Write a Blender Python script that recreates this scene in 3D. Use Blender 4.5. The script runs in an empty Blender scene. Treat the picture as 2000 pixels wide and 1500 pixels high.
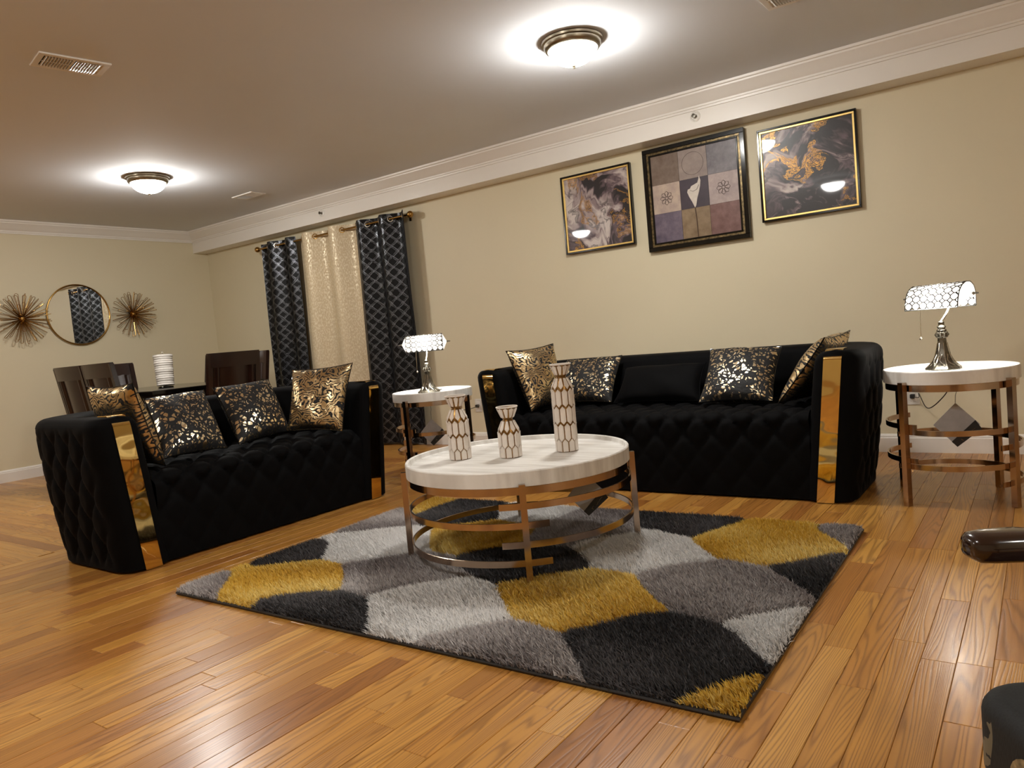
import bpy, math, random
import numpy as np
from mathutils import Vector, Matrix
R = math.radians; PI = math.pi
rng = random.Random(7); nrng = np.random.default_rng(5)
sc = bpy.context.scene
C = sc.collection

# ------------------------------------------------------------------ camera
YAW, PITCH, ROLL, CAMH, FPX = R(35.99), R(3.706), R(-5.177), 0.935, 1445.9
_f = Vector((-math.sin(YAW)*math.cos(PITCH), math.cos(YAW)*math.cos(PITCH), -math.sin(PITCH)))
_r = Vector((math.cos(YAW), math.sin(YAW), 0)); _u = _r.cross(_f)
CR = math.cos(ROLL)*_r + math.sin(ROLL)*_u
CU = -math.sin(ROLL)*_r + math.cos(ROLL)*_u
cam = bpy.data.cameras.new('camera'); camo = bpy.data.objects.new('camera', cam); C.objects.link(camo)
cam.sensor_width = 36.0; cam.lens = FPX*36/2000; cam.clip_start = 0.02
camo.matrix_world = Matrix(((CR.x, CU.x, -_f.x, 0), (CR.y, CU.y, -_f.y, 0), (CR.z, CU.z, -_f.z, CAMH), (0, 0, 0, 1)))
sc.camera = camo
# ------------------------------------------------------------------ world, exposure
w = bpy.data.worlds.new('world'); sc.world = w; w.use_nodes = True
w.node_tree.nodes['Background'].inputs[0].default_value = (0.02, 0.02, 0.022, 1)
w.node_tree.nodes['Background'].inputs[1].default_value = 1.0
vs = sc.view_settings; vs.view_transform = 'Standard'; vs.look = 'None'; vs.gamma = 1; vs.use_curve_mapping = False
vs.exposure = 2.55
sc.cycles.max_bounces = 8; sc.cycles.diffuse_bounces = 4; sc.cycles.glossy_bounces = 4; sc.cycles.transmission_bounces = 4
sc.cycles.caustics_reflective = False; sc.cycles.caustics_refractive = False
DOME = 30.0          # radiance of the ceiling light glass
LAMPW = .85          # watts of each table lamp bulb
DOMECOL = (1.0, 0.975, 0.92)

# ------------------------------------------------------------------ material helpers
def lin(c):
    return tuple((x/12.92 if x <= .04045 else ((x+.055)/1.055)**2.4) for x in (v/255 for v in c)) + (1,)
class G:
    def __init__(s, name):
        s.m = bpy.data.materials.new(name); s.m.use_nodes = True
        s.t = s.m.node_tree; s.b = s.t.nodes['Principled BSDF']; s.out = s.t.nodes['Material Output']
    def n(s, typ, ins=None, **kw):
        nd = s.t.nodes.new(typ)
        for k, v in kw.items(): setattr(nd, k, v)
        for k, v in (ins or {}).items(): s.set(nd.inputs[k], v)
        return nd
    def set(s, sock, v):
        if isinstance(v, bpy.types.NodeSocket): s.t.links.new(v, sock)
        else: sock.default_value = v
    def M(s, op, a, b=0.0, c=0.0, clamp=False):
        nd = s.t.nodes.new('ShaderNodeMath'); nd.operation = op; nd.use_clamp = clamp
        s.set(nd.inputs[0], a); s.set(nd.inputs[1], b); s.set(nd.inputs[2], c)
        return nd.outputs[0]
    def ramp(s, fac, stops, interp='LINEAR'):
        nd = s.t.nodes.new('ShaderNodeValToRGB'); nd.color_ramp.interpolation = interp
        e = nd.color_ramp.elements
        while len(e) < len(stops): e.new(0.5)
        for el, (p, c) in zip(e, stops): el.position = p; el.color = c
        s.set(nd.inputs[0], fac); return nd.outputs[0]
    def mix(s, fac, a, b, mode='MIX'):
        nd = s.t.nodes.new('ShaderNodeMix'); nd.data_type = 'RGBA'; nd.blend_type = mode
        s.set(nd.inputs[0], fac); s.set(nd.inputs[6], a); s.set(nd.inputs[7], b); return nd.outputs[2]
    def noise(s, vec, scale, detail=3, rough=.5, dist=0.0, out='Fac'):
        return s.n('ShaderNodeTexNoise', {'Vector': vec, 'Scale': scale, 'Detail': detail, 'Roughness': rough, 'Distortion': dist}).outputs[out]
    def obj(s): return s.n('ShaderNodeTexCoord').outputs['Object']
    def uv(s): return s.n('ShaderNodeTexCoord').outputs['UV']
    def map(s, vec, scale=(1, 1, 1), loc=(0, 0, 0), rot=(0, 0, 0)):
        return s.n('ShaderNodeMapping', {'Vector': vec, 'Scale': scale, 'Location': loc, 'Rotation': rot}).outputs[0]
    def xyz(s, vec):
        return s.n('ShaderNodeSeparateXYZ', {0: vec}).outputs
    def P(s, **kw):
        names = dict(col='Base Color', rough='Roughness', metal='Metallic', coat='Coat Weight', coatr='Coat Roughness', sheen='Sheen Weight',
                     sheenr='Sheen Roughness', sheent='Sheen Tint', spec='Specular IOR Level', emc='Emission Color', ems='Emission Strength', trans='Transmission Weight', ior='IOR')
        for k, v in kw.items(): s.set(s.b.inputs[names[k]], v)
        return s
    def bump(s, h, strength=.3, dist=.01):
        nd = s.n('ShaderNodeBump', {'Height': h, 'Strength': strength, 'Distance': dist})
        s.t.links.new(nd.outputs[0], s.b.inputs['Normal']); return s
def simple(name, rgb, rough=.5, metal=0.0, nscale=40, namp=.06, **kw):
    g = G(name); v = g.noise(g.obj(), nscale, 3)
    c = lin(rgb); lo = tuple(x*(1-namp) for x in c[:3])+(1,); hi = tuple(min(1, x*(1+namp)) for x in c[:3])+(1,)
    g.P(col=g.ramp(v, [(.3, lo), (.7, hi)]), rough=rough, metal=metal, **kw); return g.m
MAT = {}
def paint(name, rgb, rough=.6, bump=.04):
    g = G(name); o = g.obj(); v = g.noise(o, 1.3, 2); c = lin(rgb)
    g.P(col=g.ramp(v, [(.3, tuple(x*.97 for x in c[:3])+(1,)), (.7, c)]), rough=rough)
    g.bump(g.noise(o, 160, 2), bump, .002); return g.m
MAT['wall'] = paint('wall_paint', (220, 209, 180), .55)
MAT['ceiling'] = paint('ceiling_paint', (224, 227, 232), .85)
MAT['trim'] = paint('trim_paint', (236, 231, 224), .35, .02)
MAT['subfloor'] = simple('subfloor', (60, 38, 20), .8)
def oak():
    g = G('oak_plank')
    ri = g.n('ShaderNodeObjectInfo').outputs['Random']
    at = g.n('ShaderNodeAttribute', attribute_name='prand').outputs['Fac']
    rnd = g.M('FRACT', g.M('ADD', ri, at))
    off = g.n('ShaderNodeCombineXYZ', {0: g.M('MULTIPLY', rnd, 13.7), 1: g.M('MULTIPLY', rnd, 91.3), 2: g.M('MULTIPLY', rnd, 37.1)}).outputs[0]
    v = g.n('ShaderNodeVectorMath', {0: g.obj(), 1: off}, operation='ADD').outputs[0]
    big = g.noise(g.map(v, (9, .55, 9)), 1.0, 2.0, .45)
    straight = g.M('MULTIPLY', g.xyz(g.obj())[0], g.M('MULTIPLY', g.M('FRACT', g.M('MULTIPLY', rnd, 7.3)), 900.0))
    ring = g.M('MULTIPLY_ADD', g.M('SINE', g.M('ADD', g.M('MULTIPLY', big, 170.0), straight)), .5, .5)
    ring = g.M('POWER', ring, 3.0)
    fine = g.noise(g.map(v, (330, 9, 60)), 1.0, 3, .6)
    streak = g.noise(g.map(v, (55, 1.6, 30)), 1.0, 2, .5)
    base = g.ramp(rnd, [(0, lin((156, 100, 44))), (.2, lin((204, 148, 70))), (.45, lin((190, 132, 58))), (.7, lin((214, 160, 80))), (.86, lin((170, 112, 54))), (1, lin((198, 140, 64)))])
    c = g.mix(g.M('MULTIPLY', ring, g.M('MULTIPLY_ADD', fine, .75, .12), clamp=True), base, lin((104, 60, 24)))
    c = g.mix(g.M('MULTIPLY', g.M('SUBTRACT', streak, .45, clamp=True), 1.5, clamp=True), c, lin((138, 86, 36)))
    g.P(col=c, rough=g.M('MULTIPLY_ADD', fine, .20, .22), coat=.2, coatr=.2)
    h = g.M('ADD', g.M('MULTIPLY', ring, -.25), g.M('MULTIPLY', g.noise(g.map(v, (14, 3, 10)), 1.0, 1), 1.0))
    g.bump(h, .12, .006); return g.m
MAT['oak'] = oak()
def velvet(name, rgb):
    g = G(name); o = g.obj(); c = lin(rgb)
    g.P(col=g.ramp(g.noise(o, 9, 3), [(.3, c), (.7, tuple(x*1.6 for x in c[:3])+(1,))]), rough=.75, sheen=.02, sheenr=.35, sheent=(.5, .52, .6, 1), spec=.08)
    g.bump(g.noise(o, 700, 1), .1, .001); return g.m
MAT['velvet'] = velvet('black_velvet', (5, 5, 6))
def metal(name, rgb, rough, nscale=6, bump=.0):
    g = G(name); o = g.obj(); n = g.noise(o, nscale, 2)
    g.P(col=lin(rgb), metal=1.0, rough=g.M('MULTIPLY_ADD', n, rough*.6, rough*.7))
    if bump: g.bump(g.noise(o, 7, 1), bump, .02)
    return g.m
MAT['gold'] = metal('polished_gold', (236, 202, 128), .05, 6, .25)
MAT['champ'] = metal('champagne_metal', (190, 168, 148), .14)
MAT['nickel'] = metal('brushed_nickel', (150, 140, 122), .3)
MAT['brass'] = metal('aged_brass', (176, 138, 78), .22)
MAT['pewter'] = metal('antique_pewter', (120, 116, 106), .28, 60)
MAT['goldsatin'] = metal('satin_gold_leaf', (240, 206, 130), .38)
MAT['silver'] = metal('satin_silver', (205, 200, 188), .2)
def whitewood():
    g = G('whitewashed_wood'); o = g.obj()
    n = g.noise(g.map(o, (3, 26, 3)), 1, 4, .55)
    g.P(col=g.ramp(n, [(.3, lin((206, 202, 196))), (.6, lin((236, 234, 230)))]), rough=.4); g.bump(n, .06, .002); return g.m
MAT['whitewood'] = whitewood()
MAT['ceramic'] = simple('white_ceramic', (226, 216, 206), .32, nscale=25)
MAT['goldglaze'] = simple('gold_glaze', (128, 92, 44), .3, .75, nscale=90, namp=.35)
MAT['bronze'] = simple('worn_bronze', (104, 88, 58), .35, .6, nscale=70, namp=.7)
MAT['espresso'] = simple('espresso_wood', (38, 20, 16), .25, nscale=12, namp=.3)
MAT['darkwood'] = simple('dark_glossy_wood', (40, 22, 16), .16, nscale=14, namp=.3, coat=.5)
MAT['redwood'] = simple('reddish_chair_wood', (92, 44, 22), .3, nscale=14, namp=.2)
MAT['black'] = simple('black_lacquer', (14, 13, 12), .12)
MAT['cord'] = simple('brown_cord', (48, 38, 32), .5)
MAT['tag'] = simple('grey_card', (168, 166, 168), .6)
MAT['tagdark'] = simple('charcoal_card', (34, 33, 34), .5)
MAT['paper'] = simple('white_paper', (232, 226, 218), .8)
MAT['plastic'] = simple('white_plastic', (226, 222, 214), .35)
MAT['dark'] = simple('dark_gap', (14, 12, 10), .8)
MAT['mirror'] = metal('mirror_glass', (236, 238, 236), .0)
def emit(name, col, s):
    g = G(name); g.P(col=(.9, .9, .9, 1), rough=.3, emc=col+(1,), ems=s); 
    g.noise(g.obj(), 5, 1); return g.m
MAT['dome'] = emit('lit_glass', DOMECOL, DOME)
MAT['bulb'] = emit('lit_bulb', (1, .95, .85), 25)
def pane():
    g = G('lampshade_glass'); o = g.obj()
    t = g.n('ShaderNodeBsdfTranslucent', {'Color': (.5, .49, .47, 1)})
    g.P(col=g.ramp(g.noise(o, 60, 2), [(.3, lin((228, 226, 222))), (.7, lin((245, 244, 240)))]), rough=.2)
    mx = g.n('ShaderNodeMixShader', {0: .3, 1: g.b.outputs[0], 2: t.outputs[0]})
    g.t.links.new(mx.outputs[0], g.out.inputs[0]); return g.m
MAT['pane'] = pane()
def leopard():
    g = G('leopard_foil'); u = g.map(g.uv(), (17, 17, 1))
    wv = g.n('ShaderNodeTexNoise', {'Vector': u, 'Scale': .35, 'Detail': 2.0}).outputs['Color']
    uu = g.n('ShaderNodeVectorMath', {0: u, 1: g.n('ShaderNodeVectorMath', {0: wv, 1: (2.6, 2.6, 0)}, operation='MULTIPLY').outputs[0]}, operation='ADD').outputs[0]
    vo = g.n('ShaderNodeTexVoronoi', {'Vector': uu, 'Scale': 1.0, 'Randomness': .9}, feature='DISTANCE_TO_EDGE').outputs['Distance']
    n2 = g.noise(u, .9, 2)
    k = g.M('GREATER_THAN', g.M('ADD', vo, g.M('MULTIPLY', g.M('SUBTRACT', n2, .5), .70)), .20)
    g.P(col=g.mix(k, (.004, .004, .005, 1), lin((238, 218, 180))), metal=k, rough=g.M('MULTIPLY_ADD', k, -.42, .72))
    g.bump(g.noise(u, .6, 2), .35, .02); return g.m
def tiger():
    g = G('tiger_foil'); u = g.map(g.uv(), (1, 1, 1))
    wv = g.noise(g.map(u, (3.2, 3.2, 1)), 1, 2.5, .5)
    x, y, _ = g.xyz(u)
    ph = g.M('ADD', g.M('MULTIPLY', wv, 85), g.M('MULTIPLY', y, 85))
    br = g.noise(g.map(u, (22, 30, 1)), 1, 2)
    k = g.M('GREATER_THAN', g.M('ADD', g.M('SINE', ph), g.M('MULTIPLY', g.M('SUBTRACT', br, .5), 3.4)), -.35)
    g.P(col=g.mix(k, (.004, .004, .005, 1), lin((216, 190, 146))), metal=k, rough=g.M('MULTIPLY_ADD', k, -.40, .72))
    g.bump(g.noise(g.map(u, (7, 7, 1)), 1, 2), .4, .02); return g.m
MAT['leopard'] = leopard(); MAT['tiger'] = tiger()
def curtain_dark():
    g = G('black_foil_curtain'); x, y, _ = g.xyz(g.uv())
    tri = g.M('SUBTRACT', g.M('MULTIPLY', g.M('ABSOLUTE', g.M('SUBTRACT', g.M('FRACT', g.M('DIVIDE', y, .19)), .5)), 2), .5)
    s = g.M('ADD', g.M('MULTIPLY', g.M('COSINE', g.M('MULTIPLY', y, 2*PI/.19)), .18), g.M('MULTIPLY', tri, .64))
    ks = []
    for sg in (1, -1):
        for o in (0, .11, .22):
            f = g.M('FRACT', g.M('ADD', g.M('ADD', g.M('DIVIDE', x, .11), g.M('MULTIPLY', s, sg)), o))
            ks.append(g.M('LESS_THAN', g.M('ABSOLUTE', g.M('SUBTRACT', f, .5)), .012 if o == 0 else .006))
    k = ks[0]
    for q in ks[1:]: k = g.M('MAXIMUM', k, q)
    k = g.M('MULTIPLY', k, g.M('GREATER_THAN', g.noise(g.uv(), 90, 2), .45))
    g.P(col=g.mix(k, lin((9, 9, 11)), lin((186, 190, 198))), metal=g.M('MULTIPLY', k, .8), rough=g.M('MULTIPLY_ADD', k, -.15, .48), spec=.2)
    g.bump(g.noise(g.map(g.uv(), (60, 14, 1)), 1, 2), .25, .01); return g.m
def curtain_cream():
    g = G('cream_foil_curtain'); u = g.uv()
    n = g.noise(g.map(u, (90, 40, 1)), 1, 3, .7)
    k = g.M('GREATER_THAN', n, .53)
    g.P(col=g.mix(k, lin((206, 186, 152)), lin((226, 212, 184))), metal=g.M('MULTIPLY', k, .45), rough=g.M('MULTIPLY_ADD', k, -.25, .7)); return g.m
MAT['curt_d'] = curtain_dark(); MAT['curt_c'] = curtain_cream()
def fluid(name, seed, dark):
    g = G(name); u = g.map(g.uv(), (1.7, 1.7, 1), (seed, seed*.7, 0))
    w1 = g.n('ShaderNodeTexNoise', {'Vector': u, 'Scale': 1.3, 'Detail': 3.0, 'Distortion': 1.2})
    uu = g.n('ShaderNodeVectorMath', {0: u, 1: g.n('ShaderNodeVectorMath', {0: w1.outputs['Color'], 1: (1.5, 1.5, 0)}, operation='MULTIPLY').outputs[0]}, operation='ADD').outputs[0]
    a = g.noise(uu, 1.2, 4, .55, .6)
    vein = g.M('ABSOLUTE', g.M('SUBTRACT', g.noise(uu, 1.5, 3, .5, .5), .5))
    col = g.ramp(a, [(.35+.12*dark, lin((22, 13, 18))), (.42+.10*dark, lin((92, 74, 80))), (.47+.09*dark, lin((146, 128, 128))), (.58+.07*dark, lin((204, 192, 186)))])
    col = g.mix(g.ramp(vein, [(0, (.75, .75, .75, 1)), (.035, (0, 0, 0, 1))]), col, lin((30, 20, 24)))
    spk = g.M('GREATER_THAN', g.noise(uu, 60, 3, .8), .535)
    zone = g.M('MULTIPLY', g.M('GREATER_THAN', g.noise(uu, 1.0, 2, .5, .3), .53), g.M('LESS_THAN', vein, .036))
    gk = g.M('MULTIPLY', spk, zone)
    col = g.mix(gk, col, lin((206, 150, 66)))
    g.P(col=col, rough=.35, metal=g.M('MULTIPLY', gk, .6), coat=.55, coatr=.03); return g.m
MAT['fluid1'] = fluid('fluid_art_pale', 2.3, .25); MAT['fluid2'] = fluid('fluid_art_dark', 7.9, .95)
def tile(name, a, b, sc_=6):
    g = G(name); n = g.noise(g.obj(), sc_, 5, .65)
    g.P(col=g.ramp(n, [(.32, lin(a)), (.68, lin(b))]), rough=.5, coat=.35, coatr=.12); return g.m
def pile():
    g = G('shag_pile'); c = g.n('ShaderNodeAttribute', attribute_name='pcol').outputs['Color']
    g.P(col=c, rough=.5, sheen=.2, sheenr=.4, spec=.3)
    nn = g.n('ShaderNodeVectorMath', {0: g.n('ShaderNodeNewGeometry').outputs['Normal'], 1: (0, 0, 1.1)}, operation='ADD').outputs[0]
    g.t.links.new(g.n('ShaderNodeVectorMath', {0: nn}, operation='NORMALIZE').outputs[0], g.b.inputs['Normal'])
    mx = g.n('ShaderNodeMixShader', {0: .35, 1: g.b.outputs[0], 2: g.n('ShaderNodeBsdfTranslucent', {'Color': c}).outputs[0]})
    g.t.links.new(mx.outputs[0], g.out.inputs[0]); return g.m
MAT['pile'] = pile()
def floral():
    g = G('black_floral_fabric'); o = g.obj()
    vo = g.n('ShaderNodeTexVoronoi', {'Vector': g.noise(o, 9, 2, out='Color'), 'Scale': 9.0}).outputs['Distance']
    n = g.noise(o, 26, 2, .6)
    zone = g.M('GREATER_THAN', g.noise(o, 7, 1), .56)
    k = g.M('MULTIPLY', g.M('GREATER_THAN', n, .55), zone)
    weave = g.noise(g.map(o, (500, 500, 120)), 1, 1)
    c = g.mix(k, g.ramp(weave, [(.3, lin((11, 13, 14))), (.7, lin((25, 28, 29)))]), lin((112, 104, 84)))
    g.P(col=c, rough=.8, sheen=.02); g.bump(weave, .2, .001); return g.m
MAT['floral'] = floral()
MAT['medallion'] = simple('beige_medallion', (140, 124, 92), .8, nscale=70, namp=.8)

# ------------------------------------------------------------------ mesh helpers
class MB:
    def __init__(s): s.v = []; s.f = []; s.uv = {}
    def add(s, vs_, fs):
        o = len(s.v); s.v += [tuple(p) for p in vs_]; s.f += [tuple(i+o for i in f) for f in fs]; return s
    def box(s, x0, x1, y0, y1, z0, z1, b=0.0):
        if b <= 0:
            return s.add([(x, y, z) for z in (z0, z1) for y in (y0, y1) for x in (x0, x1)],
                         [(0, 2, 3, 1), (4, 5, 7, 6), (0, 1, 5, 4), (2, 6, 7, 3), (0, 4, 6, 2), (1, 3, 7, 5)])
        vs_ = []; idx = {}
        for sx in (0, 1):
            for sy in (0, 1):
                for sz in (0, 1):
                    X = (x0, x1)[sx]; Y = (y0, y1)[sy]; Z = (z0, z1)[sz]
                    dx = b if sx == 0 else -b; dy = b if sy == 0 else -b; dz = b if sz == 0 else -b
                    for k, p in enumerate(((X, Y+dy, Z+dz), (X+dx, Y, Z+dz), (X+dx, Y+dy, Z))):
                        idx[(sx, sy, sz, k)] = len(vs_); vs_.append(p)
        I = idx; fs = []
        for a in (0, 1):
            fs.append([I[(a, 0, 0, 0)], I[(a, 0, 1, 0)], I[(a, 1, 1, 0)], I[(a, 1, 0, 0)]][::(1 if a == 0 else -1)])
            fs.append([I[(0, a, 0, 1)], I[(1, a, 0, 1)], I[(1, a, 1, 1)], I[(0, a, 1, 1)]][::(1 if a == 0 else -1)])
            fs.append([I[(0, 0, a, 2)], I[(0, 1, a, 2)], I[(1, 1, a, 2)], I[(1, 0, a, 2)]][::(1 if a == 0 else -1)])
        for p in (0, 1):
            for q in (0, 1):
                fs.append([I[(p, q, 0, 0)], I[(p, q, 1, 0)], I[(p, q, 1, 1)], I[(p, q, 0, 1)]])
                fs.append([I[(p, 0, q, 0)], I[(p, 1, q, 0)], I[(p, 1, q, 2)], I[(p, 0, q, 2)]])
                fs.append([I[(0, p, q, 1)], I[(1, p, q, 1)], I[(1, p, q, 2)], I[(0, p, q, 2)]])
        for sx in (0, 1):
            for sy in (0, 1):
                for sz in (0, 1): fs.append([I[(sx, sy, sz, k)] for k in range(3)])
        return s.add(vs_, fs)
    def lathe(s, prof, n=32, c=(0, 0), a0=0.0, a1=2*PI, axis='z'):
        full = abs(a1-a0-2*PI) < 1e-6; m = n if full else n+1
        vs_ = []
        for i in range(m):
            a = a0+(a1-a0)*i/n
            for r, z in prof: vs_.append((c[0]+r*math.cos(a), c[1]+r*math.sin(a), z))
        k = len(prof); fs = []
        for i in range(n):
            j = (i+1) % m
            for q in range(k-1): fs.append((i*k+q, j*k+q, j*k+q+1, i*k+q+1))
        return s.add(vs_, fs)
    def tube(s, pts, r, n=8, closed=False, cap=True):
        pts = [Vector(p) for p in pts]; m = len(pts); vs_ = []; fs = []
        rs = r if isinstance(r, (list, tuple)) else [r]*m
        prev = None
        for i, p in enumerate(pts):
            if closed: d = pts[(i+1) % m]-pts[i-1]
            else: d = pts[min(i+1, m-1)]-pts[max(i-1, 0)]
            d.normalize()
            if prev is None: prev = d.orthogonal().normalized()
            a = (prev - d*prev.dot(d))
            if a.length < 1e-6: a = d.orthogonal()
            a.normalize(); b = d.cross(a); prev = a
            for k in range(n):
                t = 2*PI*k/n; vs_.append(p+rs[i]*(math.cos(t)*a+math.sin(t)*b))
        for i in range(m if closed else m-1):
            j = (i+1) % m
            for k in range(n): fs.append((i*n+k, i*n+(k+1) % n, j*n+(k+1) % n, j*n+k))
        if cap and not closed: fs += [tuple(range(n))[::-1], tuple((m-1)*n+k for k in range(n))]
        return s.add(vs_, fs)
    def band(s, rad, z0, z1, t, a0, a1, n=40):          # flat metal hoop (arc)
        vs_ = []; fs = []
        for i in range(n+1):
            a = a0+(a1-a0)*i/n; c, q = math.cos(a), math.sin(a)
            for r_, z in ((rad, z0), (rad+t, z0), (rad+t, z1), (rad, z1)): vs_.append((r_*c, r_*q, z))
        for i in range(n):
            for k in range(4): fs.append((i*4+k, (i+1)*4+k, (i+1)*4+(k+1) % 4, i*4+(k+1) % 4))
        fs += [(3, 2, 1, 0), tuple(n*4+k for k in range(4))]
        return s.add(vs_, fs)
    def grid(s, fn, nu, nv):                             # fn(u,v) -> point, with uv layer
        o = len(s.v)
        for j in range(nv+1):
            for i in range(nu+1):
                s.v.append(tuple(fn(i/nu, j/nv))); s.uv[o+j*(nu+1)+i] = (i/nu, j/nv)
        for j in range(nv):
            for i in range(nu):
                a = o+j*(nu+1)+i; s.f.append((a, a+1, a+nu+2, a+nu+1))
        return s
    def mesh(s, name, mat, smooth=True, ang=35):
        me = bpy.data.meshes.new(name); me.from_pydata(s.v, [], s.f); me.validate()
        if s.uv:
            l = me.uv_layers.new(name='UVMap')
            for lp in me.loops: l.data[lp.index].uv = s.uv.get(lp.vertex_index, (0, 0))
        me.materials.append(MAT[mat] if isinstance(mat, str) else mat)
        import bmesh
        bm = bmesh.new(); bm.from_mesh(me); bmesh.ops.recalc_face_normals(bm, faces=bm.faces); bm.to_mesh(me); bm.free()
        if smooth:
            me.polygons.foreach_set('use_smooth', [True]*len(me.polygons))
            me.set_sharp_from_angle(angle=R(ang))
        return me
    def build(s, name, mat, parent=None, smooth=True, ang=35):
        return link(name, s.mesh(name, mat, smooth, ang), parent)
def link(name, me, parent=None):
    o = bpy.data.objects.new(name, me); C.objects.link(o)
    if parent is not None: o.parent = parent
    return o
def tag(o, label=None, cat=None, group=None, kind=None):
    if label: o['label'] = label
    if cat: o['category'] = cat
    if group: o['group'] = group
    if kind: o['kind'] = kind
    return o
def thing(name, label, cat, loc=(0, 0, 0), rz=0.0, group=None):
    o = bpy.data.objects.new(name, None); C.objects.link(o); o.empty_display_size = .1
    o.location = loc; o.rotation_euler = (0, 0, rz)
    return tag(o, label, cat, group)
def B(x0, x1, y0, y1, z0, z1, b=0.0): return MB().box(x0, x1, y0, y1, z0, z1, b)

# ------------------------------------------------------------------ the room
XL, XR, YF, YB, ZC = -7.905, 2.6, -2.6, 5.08, 2.44
SOFY, SOFZ = 4.905, 2.205
def struct(o): return tag(o, kind='structure')
struct(B(XL-.12, XR+.12, YB, YB+.12, -.02, ZC).build('wall_back', 'wall'))
struct(B(XL-.12, XL, YF, YB, -.02, ZC).build('wall_left', 'wall'))
struct(B(XR, XR+.12, YF, YB, -.02, ZC).build('wall_right', 'wall'))
struct(B(XL-.12, XR+.12, YF-.12, YF, -.02, ZC).build('wall_front', 'wall'))
struct(B(XL-.12, XR+.12, YF-.12, YB+.12, ZC, ZC+.1).build('ceiling', 'ceiling'))
struct(B(XL, XR, SOFY, YB, SOFZ, ZC).build('ceiling_soffit', 'trim'))
CROWN = [(0, -.118), (.010, -.118), (.012, -.104), (.018, -.102), (.019, -.090), (.024, -.086), (.040, -.066), (.062, -.040), (.074, -.028), (.076, -.018), (.086, -.015), (.090, -.002), (.090, 0), (0, 0)]
BASE = [(0, 0), (.016, 0), (.016, .088), (.012, .094), (.013, .100), (.008, .110), (0, .114)]
def moulding(name, prof, p0, p1, out, z):
    p0, p1, out = Vector(p0), Vector(p1), Vector(out); k = len(prof); m = MB()
    vs_ = [p+out*a+Vector((0, 0, z+b)) for p in (p0, p1) for a, b in prof]
    m.add(vs_, [(i, (i+1) % k, k+(i+1) % k, k+i) for i in range(k)] + [tuple(range(k)), tuple(range(2*k-1, k-1, -1))])
    return struct(m.build(name, 'trim', ang=20))
moulding('trim_1', CROWN, (XL, SOFY, 0), (XR, SOFY, 0), (0, -1, 0), ZC)
moulding('trim_2', CROWN, (XL, YF, 0), (XL, SOFY, 0), (1, 0, 0), ZC)
moulding('baseboard_back', BASE, (XL, YB, 0), (XR, YB, 0), (0, -1, 0), 0)
moulding('baseboard_left', BASE, (XL, YF, 0), (XL, YB, 0), (1, 0, 0), 0)
moulding('baseboard_right', BASE, (XR, YF, 0), (XR, YB, 0), (-1, 0, 0), 0)

# floor: individual oak planks, two laying directions meeting at XS
floor = struct(B(XL, XR, YF, YB, -.06, -.016).build('floor', 'subfloor'))
XS, PW = -4.35, .0795
def plank_geo(L, wd=PW):
    a, b, c = wd/2-.0004, L/2-.0004, .0013
    vs_ = [(sx*a, sy*b, -.016) for sx, sy in ((-1, -1), (1, -1), (1, 1), (-1, 1))]
    vs_ += [(sx*a, sy*b, -c) for sx, sy in ((-1, -1), (1, -1), (1, 1), (-1, 1))]
    vs_ += [(sx*(a-c), sy*(b-c), 0) for sx, sy in ((-1, -1), (1, -1), (1, 1), (-1, 1))]
    fs = [(8, 9, 10, 11)]
    for k in range(4):
        j = (k+1) % 4; fs += [(k, j, 4+j, 4+k), (4+k, 4+j, 8+j, 8+k)]
    return vs_, fs
LENS = (.32, .46, .60, .74, .88, 1.02, 1.18)
planks = []                                  # (cx, cy, L, dir, standard)
def run(lo, hi):
    out = []; p = lo-rng.uniform(0, .6)
    while p < hi:
        L = rng.choice(LENS); q = p+L; a, b = max(p, lo), min(q, hi)
        if b-a > .03: out.append((a, b, abs((b-a)-L) < 1e-6))
        p = q
    return out
x = XS+PW/2
while x < XR:
    for a, b, std in run(YF, YB): planks.append((x, (a+b)/2, b-a, 0, std))
    x += PW
y = YF+PW/2
while y < YB:
    for a, b, std in run(XL, XS): planks.append(((a+b)/2, y, b-a, 1, std))
    y += PW
def seen(px, py):
    q = Vector((px, py, -CAMH)); d = q.dot(_f)
    if d < .3: return 0
    sx, sy = FPX*q.dot(CR)/d, -FPX*q.dot(CU)/d
    if abs(sx) > 1010 or abs(sy) > 760: return 0
    if -2.9 < px < -.65 and 1.65 < py < 3.2: return 0
    if -2.9 < px < -.75 and 3.75 < py: return 0
    if -4.25 < px < -3.5 and 1.65 < py < 3.25: return 0
    if px < -4.35 and py > 2.2 and px > -7 and sx > -850: return 0
    return 1/d**3
scored = sorted(range(len(planks)), key=lambda i: -seen(planks[i][0], planks[i][1])*planks[i][2])
chosen = set(); shared = {}
for i in scored:
    cx, cy, L, dr, std = planks[i]
    if len(chosen) >= 300 or seen(cx, cy) == 0: break
    chosen.add(i); key = round(L, 4)
    if key not in shared:
        vs_, fs = plank_geo(L); shared[key] = MB().add(vs_, fs).mesh('plank', 'oak', False)
    o = link('plank', shared[key], floor)
    o.location = (cx, cy, 0); o.rotation_euler = (rng.uniform(-.0003, .0003), rng.uniform(-.008, .008), 0)
    if dr: o.rotation_euler = (0, rng.uniform(-.004, .004), PI/2)
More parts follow.
